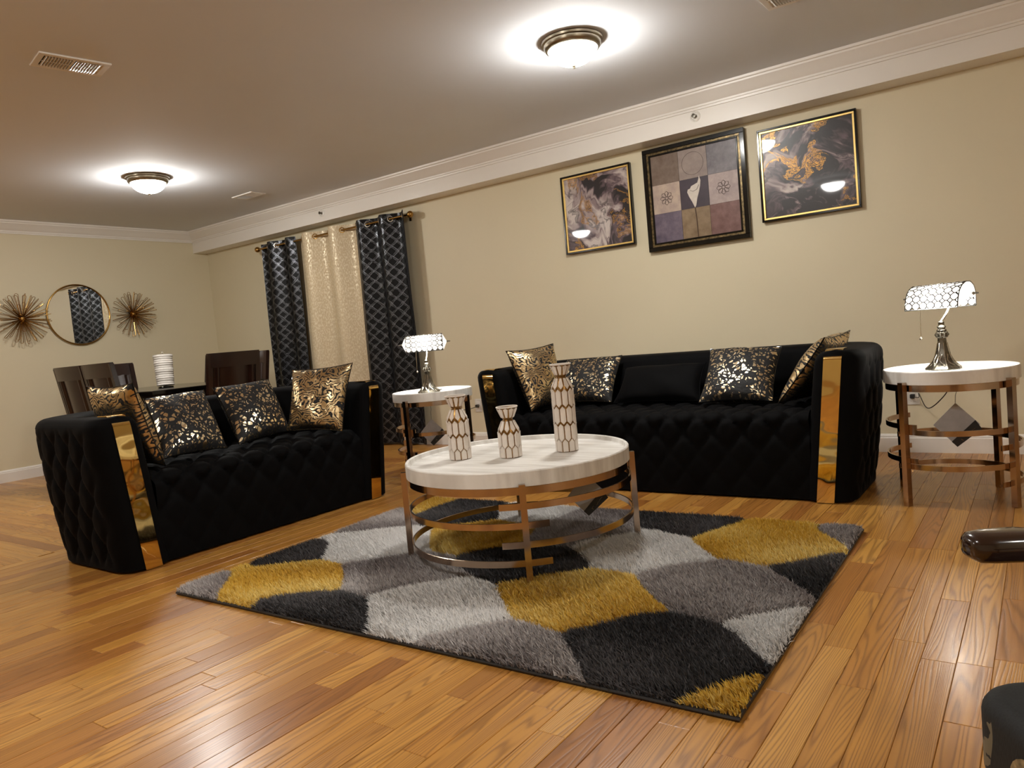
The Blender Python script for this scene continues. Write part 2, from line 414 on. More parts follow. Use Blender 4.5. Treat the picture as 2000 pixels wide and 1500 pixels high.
for dr in (0, 1):
    m = MB(); pr = []
    for i, (cx, cy, L, d, std) in enumerate(planks):
        if d != dr or i in chosen: continue
        vs_, fs = plank_geo(L); tl = rng.uniform(-.004, .004)
        if dr: ox, oy = cy, -cx                  # local frame turned by 90 degrees
        else: ox, oy = cx, cy
        m.add([(vx+ox, vy+oy, vz-tl*vx) for vx, vy, vz in vs_], fs); pr += [rng.random()]*len(vs_)
    me = m.mesh('planks', 'oak', False)
    a = me.attributes.new('prand', 'FLOAT', 'POINT'); a.data.foreach_set('value', pr)
    o = link('planks', me, floor); o['kind'] = 'stuff'
    if dr: o.rotation_euler = (0, 0, PI/2)

# ------------------------------------------------------------------ ceiling lights
def ceiling_light(x, y, label):
    t = thing('ceiling_light', label, 'ceiling light', (x, y, ZC), 0, 'flush ceiling lights')
    MB().lathe([(0, 0), (.155, 0), (.162, -.006), (.160, -.016), (.150, -.020), (.149, -.036), (.142, -.046), (.134, -.051), (.130, -.051), (.128, -.040), (0, -.03)], 48).build('trim_ring', 'nickel', t, ang=50)
    pr = [(.127*math.cos(a), -.040-.088*math.sin(a)) for a in np.linspace(0, PI/2, 12)]
    MB().lathe(pr, 40).build('glass_dome', 'dome', t)
    MB().lathe([(0, -.125), (.010, -.126), (.012, -.132), (.007, -.138), (.006, -.144), (0, -.147)], 16).build('finial', 'nickel', t)
ceiling_light(-1.95, 3.49, 'lit glass dome ceiling light with nickel ring above the sofa')
ceiling_light(-5.70, 3.22, 'lit glass dome ceiling light nearer the mirror and dining table')
ceiling_light(-2.0, .50, 'lit glass dome ceiling light reflected in the right marbled picture')
ceiling_light(1.8, .55, 'added glass dome ceiling light, unseen at the right, brightening the foreground floor')  # extra fixture added out of view to brighten the foreground floor
ceiling_light(-5.6, .30, 'lit glass dome ceiling light reflected in the left marbled picture')

# vents and sprinklers
def vent(x, y, L, W, rz, label):
    t = thing('air_vent', label, 'air vent', (x, y, ZC), rz)
    m = MB()
    for a in ((-L/2, L/2, -W/2, -W/2+.028), (-L/2, L/2, W/2-.028, W/2), (-L/2, -L/2+.028, -W/2+.028, W/2-.028), (L/2-.028, L/2, -W/2+.028, W/2-.028), (-.006, .006, -W/2+.028, W/2-.028)): m.box(*a, -.008, 0, .002)
    m.build('frame', 'trim', t, False)
    B(-L/2+.02, L/2-.02, -W/2+.02, W/2-.02, -.0015, -.0005).build('duct_opening', 'dark', t)
    for s in (-1, 1):
        m = MB(); n = 9
        for k in range(n):
            c = s*(.010+(L/2-.042)*(k+.5)/n); dx = .006*s
            m.add([(c-.004+dx, yy, -.002) for yy in (-W/2+.028, W/2-.028)]+[(c+.004-dx, yy, -.011) for yy in (-W/2+.028, W/2-.028)], [(0, 1, 3, 2)])
        m.box(-L/2+.03 if s < 0 else .008, -.008 if s < 0 else L/2-.03, -.0015, .0015, -.009, -.006)
        m.build('louvers', 'trim', t, False)
vent(-3.785, 1.822, .31, .19, R(-100), 'white ceiling air vent with half its louvers dark, at left')
vent(-5.90, 4.28, .30, .16, R(180), 'small ceiling air vent near the crown moulding and curtains')
vent(-.91, 3.80, .31, .26, R(0), 'ceiling air vent cut off by the top of the picture')
for xx, lab in ((-1.852, 'round sprinkler head on the soffit above the pictures'), (-5.65, 'round sprinkler head on the soffit above the curtains')):
    t = thing('sprinkler_head', lab, 'sprinkler', (xx, SOFY, 2.285), 0, 'soffit sprinklers'); t.rotation_euler = (PI/2, 0, 0)
    MB().lathe([(0, 0), (.036, 0), (.036, .003), (.027, .007), (.025, .003), (0, .003)], 28).build('escutcheon', 'plastic', t)
    m = MB().lathe([(0, .003), (.009, .003), (.008, .018), (0, .018)], 12)
    m.tube([(-.011, 0, .004), (-.012, 0, .02), (-.004, 0, .03)], .002, 6); m.tube([(.011, 0, .004), (.012, 0, .02), (.004, 0, .03)], .002, 6)
    m.lathe([(0, .029), (.013, .029), (.014, .031), (0, .032)], 12)
    m.build('nozzle', 'pewter', t)

# ------------------------------------------------------------------ sofas
HS, FL = .73, .075
def tuft(s, z, a=.145, b=.235):
    u = s/a+z/b; v = s/a-z/b
    return min(1.0, 1.25*(abs(math.sin(PI*u))*abs(math.sin(PI*v)))**.45)
def make_sofa(name, label, Ls, loc, rz):
    t = thing(name, label, 'sofa', loc, rz)
    D = .88; Xc = Ls+.02; rc = .27; yb = D-.11
    path = []                                   # (pos, outward normal, s, y from front or big)
    s = 0
    ys = [0, .006, .014, .025, .04, .06, .08, .10]+list(np.arange(.112, yb-rc, .012))
    for yy in ys: path.append((Vector((Xc, yy)), Vector((1, 0)), yy, yy))
    s = yb-rc
    na = 36
    for k in range(na+1):
        a = PI/2*k/na; path.append((Vector((Xc-rc+rc*math.cos(a), yb-rc+rc*math.sin(a))), Vector((math.cos(a), math.sin(a))), s+(rc+.11)*a, 9))
    s += (rc+.11)*PI/2; x0 = Xc-rc; nb = int(x0/.014)
    for k in range(1, nb+1):
        path.append((Vector((x0*(1-k/nb), yb)), Vector((0, 1)), s+x0*k/nb, 9))
    sm = path[-1][2]
    path += [(Vector((-p.x, p.y)), Vector((-n.x, n.y)), 2*sm-ss, yy) for p, n, ss, yy in reversed(path[:-1])]
    zs = list(np.linspace(0.012, HS-.06, 50)); r = .055
    vs_ = []; rows = 0
    for p, n, ss, yy in path:
        o = .11; i = -.11
        if yy < .1: o = .03+.08*math.sqrt(max(0, 1-(1-yy/.1)**2))
        if yy < .05: i = -.065-.045*math.sqrt(max(0, 1-(1-yy/.05)**2))
        fade = min(1, max(0, (yy-.03)/.12)); ring = []
        for z in zs:
            tz = min(1, max(0, (z-.02)/.05))*min(1, max(0, (HS-.03-z)/.06))
            d = (tuft(ss, z)-1)*.024*fade*tz+.012*math.sin(PI*z/HS)*fade
            ring.append((o+d, z))
        rr = min(r, (o-i)/2-.002)
        for k in range(1, 7):
            a = PI/2*k/6; ring.append((o-rr+rr*math.cos(a), HS-rr+rr*math.sin(a)))
        ring.append(((o+i)/2, HS+.004))
        for k in range(7):
            a = PI/2+PI/2*k/6; ring.append((i+rr+rr*math.cos(a), HS-rr+rr*math.sin(a)))
        for z in np.linspace(HS-.07, .012, 14): ring.append((i-.018*math.sin(PI*z/HS)*min(1, yy/.1), z))
        rows = len(ring)
        for a, z in ring:
            q = p+n*(a+FL*z/HS); vs_.append((q.x, q.y, z))
    m = MB(); n = len(path)
    fs = [(i*rows+k, (i+1)*rows+k, (i+1)*rows+k+1, i*rows+k+1) for i in range(n-1) for k in range(rows-1)]
    fs += [(i*rows, i*rows+rows-1, (i+1)*rows+rows-1, (i+1)*rows) for i in range(n-1)]
    fs += [tuple(range(rows)), tuple((n-1)*rows+k for k in range(rows))[::-1]]
    m.add(vs_, fs).build('backrest_and_arms', 'velvet', t, ang=60)
    # seat: plain lower front, tufted upper edge and top
    W = Ls-.06; prof = [(.016, z) for z in np.linspace(.012, .385, 34)]
    prof += [(.016+.06*(1-math.cos(a)), .385+.06*math.sin(a)) for a in np.linspace(.12, PI/2, 8)]
    prof += [(yy, .445) for yy in np.linspace(.09, .70, 46)]
    cum = [0]
    for a, b in zip(prof, prof[1:]): cum.append(cum[-1]+math.hypot(b[0]-a[0], b[1]-a[1]))
    nx = int(2*W/.014); vs_ = []
    for j, (yy, z) in enumerate(prof):
        k0, k1 = prof[max(0, j-1)], prof[min(len(prof)-1, j+1)]
        tx, tz = k1[0]-k0[0], k1[1]-k0[1]; l = math.hypot(tx, tz); ny, nz = -tz/l, tx/l
        amp = .008+.024*min(1, max(0, (cum[j]-.22)/.12))
        for i in range(nx+1):
            xx = -W+2*W*i/nx
            d = (tuft(xx, cum[j]-.43, .16, .20)-1)*amp
            vs_.append((xx, yy+ny*d, z+nz*d))
    m = MB().add(vs_, [(j*(nx+1)+i, j*(nx+1)+i+1, (j+1)*(nx+1)+i+1, (j+1)*(nx+1)+i) for j in range(len(prof)-1) for i in range(nx)])
    m.build('seat', 'velvet', t, ang=60)
    for sg in (1, -1):
        pts = [(-.005, z) for z in np.linspace(.004, HS-.05, 14)]+[(-.005+.055*(1-math.cos(a)), HS-.05+.058*math.sin(a)) for a in np.linspace(.2, PI/2, 7)]+[(.12, HS+.0075)]
        vs_ = []
        for yy, z in pts:
            c = sg*(Ls+FL*min(1, z/HS))
            for dx in (-.04, .04): vs_ += [(c+dx, yy, z)]
        kq = len(pts); back = [(a, b+.004 if q < 28 else b, c-.004 if q >= 28 else c) for q, (a, b, c) in enumerate(vs_)]
        m = MB().add(vs_+back, [(2*i, 2*i+1, 2*i+3, 2*i+2) for i in range(kq-1)]+[(2*kq+2*i, 2*kq+2*i+2, 2*kq+2*i+3, 2*kq+2*i+1) for i in range(kq-1)]
                       + [(2*i, 2*i+2, 2*kq+2*i+2, 2*kq+2*i) for i in range(kq-1)]+[(2*i+1, 2*kq+2*i+1, 2*kq+2*i+3, 2*i+3) for i in range(kq-1)]+[(0, 2*kq, 2*kq+1, 1)])
        tag(m.build('gold_strip', 'gold', t, ang=25), 'mirror polished gold band')
    return t
make_sofa('sofa', 'long black velvet tufted sofa along the wall below the three pictures', .95, (-1.835, 3.68, 0), 0)
make_sofa('loveseat', 'shorter black velvet tufted loveseat in front of the dining table', .715, (-3.43, 2.458, 0), PI/2)

# ------------------------------------------------------------------ pillows
def pillow(label, mat, q, th=.075, flip=1, kind='throw_pillow', group='gold printed throw pillows'):
    q = [Vector(p) for p in q]; c = sum(q, Vector())/4
    n = ((q[1]-q[3]).cross(q[0]-q[2])).normalized()*flip
    m = MB(); N = 26
    def surf(sg):
        def fn(u, v):
            a, b = 2*u-1, 2*v-1
            pu = .5+.5*a*(1-.075*(1-b*b)*abs(a)**3); pv = .5+.5*b*(1-.075*(1-a*a)*abs(b)**3)
            p = (q[3]*(1-pu)+q[2]*pu)*(1-pv)+(q[0]*(1-pu)+q[1]*pu)*pv
            h = th*(max(0, (1-a*a)*(1-b*b)))**.42*(1+.10*math.sin(5*a+3*b+c.x*9)*(1-a*a))
            return p+n*h*sg-c
        return fn
    m.grid(surf(1), N, N); m.grid(surf(-1), N, N)
    for k in m.uv: m.uv[k] = (m.uv[k][0]+c.x*.37, m.uv[k][1]+c.y*.53)
    t = thing(kind, label, 'pillow', c, 0, group)
    m.build('cover', mat, t, ang=80)
    o = [Vector(p)-c for p in (q[0], q[1], q[2], q[3])]; e = []
    for k in range(4):
        a, b = o[k], o[(k+1) % 4]; mid = -((a+b)/2)*.075
        for s in range(8): u = s/8; e.append(a*(1-u)+b*u+mid*4*u*(1-u))
    MB().tube(e, .0035, 5, closed=True).build('piping', 'black' if mat != 'velvet' else 'velvet', t)
pillow('gold tiger striped pillow propped against the near arm of the loveseat', 'tiger', [(-3.92, 1.765, .875), (-3.52, 1.79, .875), (-3.56, 1.925, .45), (-3.95, 1.905, .45)], .07)
pillow('gold leopard spotted pillow on the loveseat next to its near arm', 'leopard', [(-3.95, 2.06, .778), (-3.95, 2.412, .785), (-3.68, 2.351, .462), (-3.62, 1.949, .478)])
pillow('gold leopard spotted pillow near the middle of the loveseat', 'leopard', [(-3.98, 2.491, .791), (-3.98, 2.88, .801), (-3.78, 2.853, .478), (-3.68, 2.427, .466)])
pillow('gold tiger striped pillow at the far arm of the loveseat, by the curtains', 'tiger', [(-3.86, 2.975, .846), (-3.52, 3.175, .857), (-3.50, 3.02, .448), (-3.80, 2.84, .475)], .06)
pillow('gold tiger striped pillow leaning in the left corner of the sofa', 'tiger', [(-2.77, 3.78, .842), (-2.631, 4.12, .860), (-2.575, 4.10, .470), (-2.615, 3.78, .455)])
pillow('gold leopard spotted pillow on the sofa behind the tall vase', 'leopard', [(-2.70, 4.38, .735), (-2.268, 4.38, .742), (-2.247, 4.15, .46), (-2.654, 4.15, .46)], .065)
pillow('plain black velvet lumbar pillow in the middle of the sofa', 'velvet', [(-2.22, 4.32, .662), (-1.675, 4.32, .668), (-1.654, 4.14, .458), (-2.23, 4.14, .455)], .07, 1, 'lumbar_pillow', 'plain lumbar pillow')
pillow('gold leopard spotted pillow on the sofa right of the black lumbar pillow', 'leopard', [(-1.633, 4.3, .748), (-1.216, 4.3, .737), (-1.203, 4.02, .46), (-1.619, 4.02, .46)])
pillow('gold tiger striped pillow tipped over the right arm of the sofa', 'tiger', [(-.90, 3.93, .785), (-.86, 4.33, .80), (-1.06, 4.30, .46), (-1.14, 3.90, .462)], .07)

# ------------------------------------------------------------------ tables
def hang_tag(t, x, y, ztop, zc, s, rz):
    cs = [(0, s), (s*.92, 0), (0, -s), (-s*.92, 0)]
    ca, sa = math.cos(rz), math.sin(rz)
    def P(u, v, d): return (x+u*ca-d*sa, y+u*sa+d*ca, zc+v)
    m = MB().add([P(u, v, d) for d in (-.001, .001) for u, v in cs], [(0, 1, 2, 3), (7, 6, 5, 4)]+[(k, (k+1) % 4, 4+(k+1) % 4, 4+k) for k in range(4)])
    o = tag(m.build('hang_tag', 'tag', t, False), 'grey square paper tag hung by one corner')
    # dark printed lower strip and its scrawled mark
    st = [(-.22*s, -s*.78), (.0, -s*1.02), (s*.98, -.02), (s*.74, .20*s)]
    m = MB().add([P(u, v, d) for d in (-.0035, -.0015) for u, v in st], [(0, 1, 2, 3), (7, 6, 5, 4)]+[(k, (k+1) % 4, 4+(k+1) % 4, 4+k) for k in range(4)])
    m.build('printed_strip', 'tagdark', o, False)
    sq = [P(.16*s+.5*s*k/14+.05*s*math.sin(k*1.9), -.72*s+.5*s*k/14+.06*s*math.cos(k*2.3), -.0042) for k in range(15)]
    MB().tube(sq, .0008, 4).build('logo_scrawl', 'silver', o)
    MB().tube([P(0, s, 0), P(.002, s+.35*(ztop-zc-s), .001), P(.006, s+.5*(ztop-zc-s), 0), P(0, ztop-zc, 0)], .0012, 5).build('string', 'cord', o)
def round_table(name, label, loc, Rt, H, legr, angs, arcs, lw, rim=.016):
    t = thing(name, label, 'table', loc, 0)
    th = .058
    MB().lathe([(0, H-.022), (Rt-rim-.004, H-.022), (Rt-rim, H-.018), (Rt-rim+.002, H-.002), (Rt-rim+.006, H), (Rt-.003, H), (Rt, H-.004), (Rt, H-th), (Rt-.004, H-th-.002), (0, H-th-.002)], 72).build('tray_top', 'whitewood', t, ang=30)
    MB().band(Rt-.016, H-th-.032, H-th-.002, .008, 0, 2*PI, 72).build('apron_ring', 'champ', t, ang=30)
    for a in angs:
        c, s = math.cos(R(a)), math.sin(R(a)); m = MB(); h = lw/2
        m.add([((legr+dr)*c-dt*s, (legr+dr)*s+dt*c, z) for z in (0, H-th+.012) for dr, dt in ((-h, -h), (h, -h), (h, h), (-h, h))],
              [(3, 2, 1, 0), (4, 5, 6, 7)]+[(k, (k+1) % 4, 4+(k+1) % 4, 4+k) for k in range(4)])
        m.build('leg', 'champ', t, False)
    for z, a0, a1 in arcs:
        MB().band(legr-lw/2-.008, z-.012, z+.012, .007, R(a0), R(a1), 48).build('hoop', 'champ', t, ang=30)
    return t
ct = round_table('coffee_table', 'round white topped coffee table with metal hoops on the shag rug', (-1.862, 2.552, .012), .478, .428, .492, (-53, 37, 127, 217),
    [(.297, -64, 138), (.225, 116, 318), (.153, -64, 138), (.084, 116, 318)], .024)
hang_tag(ct, .345, -.02, .37, .262, .085, R(36))
er = round_table('end_table', 'round white topped end table at the right end of the sofa', (-.371, 3.958, 0), .276, .612, .288, (-125, -33, 55, 145),
    [(.362, 137, 245), (.338, -135, -23), (.262, -43, 66), (.275, 45, 155), (.208, 137, 245), (.182, -135, -23), (.102, -43, 66), (.115, 45, 155)], .026, .010)
hang_tag(er, .026, -.088, .55, .352, .100, R(8))
el = round_table('end_table', 'round white topped end table in the corner between loveseat and sofa', (-3.47, 3.83, 0), .276, .612, .288, (-88, 4, 92, 182),
    [(.362, 174, 282), (.338, -98, 14), (.262, -6, 103), (.275, 82, 192), (.208, 174, 282), (.182, -98, 14), (.102, -6, 103), (.115, 82, 192)], .026, .010)
hang_tag(el, .02, -.06, .55, .325, .092, R(42))

# ------------------------------------------------------------------ vases
def vase(label, loc, rows, pitch, half):
    t = thing('vase', label, 'vase', loc, rng.uniform(0, .6), 'white and gold faceted vases')
    n = 10; Rb = .047; body = half+rows*pitch; sh = .042; rm = .056
    zs, zn, zt = body+.012, body+.012+sh, body+.012+sh+rm
    MB().lathe([(0, 0), (Rb-.003, 0), (Rb-.002, .004), (Rb-.002, zs), (.024, zn-.006), (.020, zn), (.024, zn+.006), (.043, zt-.006), (.045, zt-.004), (.041, zt-.004), (.018, zn), (0, zn)], 40).build('body', 'goldglaze', t)
    MB().lathe([(.046, zt-.006), (.048, zt-.003), (.046, zt), (.041, zt-.001), (.040, zt-.006)], 40).build('rim', 'ceramic', t)
    wd = 2*PI*Rb/n*.84
    def facet(pts):                      # pts: outline (tangential, radius, z); returns bevelled tile mesh
        m = len(pts); cx = sum(p[0] for p in pts)/m; cz = sum(p[2] for p in pts)/m; cr = sum(p[1] for p in pts)/m
        vs_ = [(p[1]-.002, p[0], p[2]) for p in pts]
        vs_ += [(cr+(p[1]-cr)*.86+.0042, cx+(p[0]-cx)*.86, cz+(p[2]-cz)*.95) for p in pts]
        return MB().add(vs_, [tuple(range(m, 2*m))]+[(k, (k+1) % m, m+(k+1) % m, m+k) for k in range(m)]).mesh('facet', 'ceramic', False)
    p = .013; h = pitch+p-.008
    full = facet([(0, Rb, h/2), (-wd/2, Rb-.003, h/2-p), (-wd/2, Rb-.003, -h/2+p), (0, Rb, -h/2), (wd/2, Rb-.003, -h/2+p), (wd/2, Rb-.003, h/2-p)])
    bot = facet([(0, Rb, half+p-.004), (-wd/2, Rb-.003, half-.004), (-wd/2, Rb-.003, .002), (wd/2, Rb-.003, .002), (wd/2, Rb-.003, half-.004)])
    shd = facet([(0, Rb-.002, zs-.012), (-wd/2*.95, Rb-.006, zs+.002), (-.0045, .024, zn-.006), (.0045, .024, zn-.006), (wd/2*.95, Rb-.006, zs+.002)])
    rim = facet([(-.0045, .023, zn+.007), (-wd/2*.85, .040, zt-.012), (0, .042, zt-.006), (wd/2*.85, .040, zt-.012), (.0045, .023, zn+.007)])
    def ring(me, z, off):
        for k in range(n):
            o = link('facet', me, t); o.location = (0, 0, z); o.rotation_euler = (0, 0, 2*PI*(k+off)/n)
    ring(bot, 0, 0)
    for r_ in range(rows): ring(full, half+pitch*(r_+.5), .5*((r_+1) % 2))
    ring(shd, 0, .5*((rows+1) % 2)); ring(rim, 0, .5*((rows+1) % 2))
zt_ = .012+.428-.022
vase('tallest white and gold faceted vase, at the right of the coffee table', (-1.701, 2.705, zt_), 3, .074, .048)
vase('medium height white and gold faceted vase, at the left of the coffee table', (-2.102, 2.463, zt_), 2, .066, .040)
vase('shortest white and gold faceted vase, between the two taller ones', (-1.883, 2.538, zt_), 1, .066, .044)

# ------------------------------------------------------------------ banker lamps
def lamp(label, loc, rz, cord):
    t = thing('banker_lamp', label, 'table lamp', loc, rz, 'pull chain table lamps')
    MB().lathe([(0, 0), (.078, 0), (.079, .004), (.072, .010), (.066, .014), (.056, .024), (.044, .040), (.033, .066), (.026, .094), (.021, .124), (.0185, .150), (.019, .152), (0, .152)], 8).build('base', 'pewter', t, ang=20)
    m = MB()
    for k in range(8):
        a = PI/4*k; c, s = math.cos(a), math.sin(a)
        prof = [(.079, .006), (.067, .016), (.057, .026), (.045, .042), (.034, .068), (.027, .096), (.0215, .126)]
        m.tube([(r_*c, r_*s, z+.001) for r_, z in prof], .0022, 5)
        a2 = a+PI/8; q = []
        for j in range(15):
            u = j/14; ang = a2+.26*math.cos(u*5.5)*(1-u*.7); z = .018+.055*u
            r0 = np.interp(z, [.014, .024, .04, .066, .094], [.066, .056, .044, .033, .026])*.97
            q.append((r0*math.cos(ang), r0*math.sin(ang), z))
        m.tube(q, .0026, 5)
    m.build('scrollwork', 'silver', t)
    m = MB().lathe([(.0185, .150), (.026, .156), (.028, .166), (.026, .176), (.018, .181), (.022, .184), (.022, .188), (.015, .194), (.020, .204), (.016, .208), (.013, .212), (.013, .226), (.009, .230), (0, .231)], 20)
    for k in range(10):
        a = 2*PI*k/10; c, s = math.cos(a), math.sin(a)
        m.tube([(.020*c, .020*s, .153), (.0285*c, .0285*s, .166), (.020*c, .020*s, .180)], .0035, 5)
    m.build('collar', 'pewter', t)
    zc = .345
    MB().tube([(0, 0, .228), (.004, .010, .240), (.008, .030, .262), (.010, .052, .290), (.008, .062, .325), (.004, .058, .365), (.002, .040, .397), (0, .020, .410)], .0062, 10).build('gooseneck', 'silver', t)
    Lh = .128; prof = []
    # hood cross-section (y,z): open below, rounded back and front
    cs = [(.066, -.052), (.069, -.020), (.066, .018), (.052, .046), (.026, .062), (-.006, .062), (-.040, .046), (-.062, .018), (-.074, -.020), (-.078, -.052)]
    cum = [0]
    for a, b in zip(cs, cs[1:]): cum.append(cum[-1]+math.hypot(b[0]-a[0], b[1]-a[1]))
    def S(u, v):                         # u along the length, v along the arc length
        y_ = np.interp(v, cum, [c_[0] for c_ in cs]); z_ = np.interp(v, cum, [c_[1] for c_ in cs])
        return Vector((u, y_, zc+z_))
    TL = cum[-1]; rows = 9; cell = TL/rows; cols = int(round(2*Lh/cell)); cu = 2*Lh/cols
    lead = MB(); small = MB(); k_ = .30
    octs = []
    for i in range(cols):
        for j in range(rows):
            u0, v0 = -Lh+cu*(i+.5), cell*(j+.5)
            o8 = [(-.5, -k_*.5), (-.5, k_*.5), (-k_*.5, .5), (k_*.5, .5), (.5, k_*.5), (.5, -k_*.5), (k_*.5, -.5), (-k_*.5, -.5)]
            if (i+j) % 1 == 0: octs.append([(u0+a*cu, v0+b*cell) for a, b in o8])
    for q in list(octs):
        cx = sum(p[0] for p in q)/8; cy = sum(p[1] for p in q)/8
        pts = [S(cx+(a-cx)*.96, cy+(b-cy)*.96) for a, b in q]; c3 = S(cx, cy)
        m = MB().add([p-c3 for p in pts]+[Vector((0, (c3.y+.004)*.012, (c3.z-zc)*.02))], [(k, (k+1) % 8, 8) for k in range(8)])
        octs[octs.index(q)] = (q, m, c3)
    # lead came is the shade part; every octagonal pane hangs from it
    for q, m, c3 in octs:
        ring = [S(a, b) for a, b in q]
        lead.tube(ring, .0024, 4, closed=True)
    for i in range(cols+1):
        for j in range(rows+1):
            u0, v0 = -Lh+cu*i, cell*j; d = (.5-k_*.5)
            q = [(max(-Lh, u0-d*cu), v0), (u0, min(TL, v0+d*cell)), (min(Lh, u0+d*cu), v0), (u0, max(0, v0-d*cell))]
            if min(abs(u0+Lh), abs(u0-Lh)) > .001 and .001 < v0 < TL-.001: small.add([S(a, b) for a, b in q], [(0, 1, 2, 3)])
    for e in (-Lh, Lh): lead.tube([S(e, v) for v in np.linspace(0, TL, 20)], .0026, 5)
    for v in (0, TL): lead.tube([S(-Lh, v), S(Lh, v)], .0026, 5)
    so = tag(lead.build('lamp_shade', 'black', t), 'stained glass hood of white panes in dark lead')
    for q, m, c3 in octs:
        o = m.build('glass_pane', 'pane', so, False); o.location = c3
    tag(small.build('small_panes', 'pane', so, False), kind='stuff')
    for e in (-1, 1):
        cap = [S(e*Lh, v) for v in np.linspace(0, TL, 20)]; cc = Vector((e*(Lh+.030), -.004, zc+.004))
        m = MB().add(cap+[cc], [(k, k+1, 20) for k in range(19)])
        m.build('end_pane', 'pane', so, False)
        MB().tube([cc+Vector((-e*.004, 0, 0)), cc+Vector((e*.003, 0, 0)), cc+Vector((e*.008, 0, 0)), cc+Vector((e*.014, 0, 0)), cc+Vector((e*.024, 0, 0))], [.005, .008, .004, .005, .003], 10).build('finial', 'pewter', t)
    MB().tube([(-.062, -.058, zc-.045), (-.064, -.060, zc-.10), (-.065, -.060, zc-.180)], .0018, 6).build('pull_chain', 'silver', t)
    MB().lathe([(0, zc-.198), (.006, zc-.196), (.007, zc-.190), (.003, zc-.184), (0, zc-.178)], 10, (-.065, -.060)).build('chain_knob', 'silver', t)
    m = MB().tube([(-.05, 0, zc+.004), (-.03, 0, zc+.004), (.0, 0, zc+.004), (.03, 0, zc+.004), (.045, 0, zc+.004)], [.006, .014, .016, .014, .008], 12)
    m.build('bulb', 'bulb', t)
    ld = bpy.data.lights.new('bulb_light', 'POINT'); ld.energy = LAMPW; ld.color = (1, .96, .88); ld.shadow_soft_size = .022
    lo = bpy.data.objects.new('bulb_light', ld); C.objects.link(lo); lo.parent = t; lo.location = (0, 0, zc-.022)
    if cord:
        M_ = Matrix.Translation(Vector(loc)) @ Matrix.Rotation(rz, 4, 'Z'); iv = M_.inverted()
        MB().tube([iv @ Vector(p) for p in cord], .0028, 6).build('power_cord', 'cord', t)
ZT = .612-.022
def smooth(pts, n=6):
    out = []
    P = [Vector(p) for p in pts]; P = [P[0]]+P+[P[-1]]
    for i in range(1, len(P)-2):
        for k in range(n):
            u = k/n; a, b, c, d = P[i-1:i+3]
            out.append(.5*((2*b)+(c-a)*u+(2*a-5*b+4*c-d)*u*u+(3*b-a-3*c+d)*u**3))
    return out+[P[-2]]
lamp('lit stained glass table lamp on the right end table', (-.405, 4.08, ZT), R(-26),
     smooth([(-.39, 4.155, .593), (-.38, 4.25, .58), (-.37, 4.285, .53), (-.44, 4.36, .475), (-.43, 4.42, .44), (-.50, 4.5, .36), (-.55, 4.6, .34), (-.60, 4.75, .40), (-.62, 4.9, .36), (-.665, 5.04, .345)]))
lamp('lit stained glass table lamp on the corner end table', (-3.545, 3.88, ZT), R(40),
     smooth([(-3.56, 3.955, .593), (-3.60, 4.10, .59), (-3.63, 4.17, .54), (-3.7, 4.4, .40), (-3.85, 4.8, .38), (-4.06, 5.04, .36)]))
for xx, lab in ((-.674, 'white wall outlet behind the right end table'), (-4.071, 'white wall outlet left of the sofa behind the corner table')):
    t = thing('wall_outlet', lab, 'outlet', (xx, YB, .352), 0)
    B(-.036, .036, -.006, 0, -.058, .058, .002).build('cover_plate', 'plastic', t, False)
    for z in (-.022, .022): B(-.017, .017, -.009, -.004, z-.015, z+.015, .003).build('socket', 'trim', t, False)
    B(-.013, .013, -.040, -.008, -.016, .010, .004).build('plug', 'tagdark', t, False)

# ------------------------------------------------------------------ pictures
def picture_base(name, label, x0, x1, z0, z1, dep, fw, gold, lip):
    t = thing(name, label, 'picture', ((x0+x1)/2, YB, z0), 0)
    W, H = (x1-x0)/2, z1-z0
    m = MB()
    for a in ((-W, W, 0, fw), (-W, W, H-fw, H), (-W, -W+fw, fw, H-fw), (W-fw, W, fw, H-fw)): m.box(a[0], a[1], -dep, -.004, a[2], a[3], .002)
    m.build('frame', 'black', t, False)
    m = MB(); f = fw
    for a in ((-W+f, W-f, f, f+lip), (-W+f, W-f, H-f-lip, H-f), (-W+f, -W+f+lip, f+lip, H-f-lip), (W-f-lip, W-f, f+lip, H-f-lip)): m.box(a[0], a[1], -dep+.006, -.012, a[2], a[3], .0015)
    m.build('gold_lip', gold, t, False)
    return t, W-fw-lip, fw+lip, H-fw-lip, -dep+.014
def fluid_picture(label, x0, x1, z0, z1, mat):
    t, W, zl, zh, yy = picture_base('framed_picture', label, x0, x1, z0, z1, .036, .013, 'goldsatin', .013)
    m = MB().grid(lambda u, v: (-W+2*W*u, yy, zl+(zh-zl)*v), 2, 2)
    m.build('art_print', mat, t, False)
fluid_picture('left framed pale grey and gold marbled abstract picture', -3.027, -2.430, 1.527, 2.125, 'fluid1')
fluid_picture('right framed dark purple and gold marbled abstract picture', -1.499, -.893, 1.530, 2.130, 'fluid2')
t, W, zl, zh, yy = picture_base('framed_picture', 'larger middle framed picture of coloured squares and a white lily', -2.322, -1.583, 1.448, 2.177, .04, .030, 'bronze', .016)
B(-W, W, yy, yy+.006, zl, zh).build('backing', 'tagdark', t, False)
m = MB(); i_ = .012
for a in ((-W, W, zl, zl+i_), (-W, W, zh-i_, zh), (-W, -W+i_, zl+i_, zh-i_), (W-i_, W, zl+i_, zh-i_)): m.box(a[0], a[1], yy-.010, yy, a[2], a[3], .002)
m.build('inner_moulding', 'black', t, False)
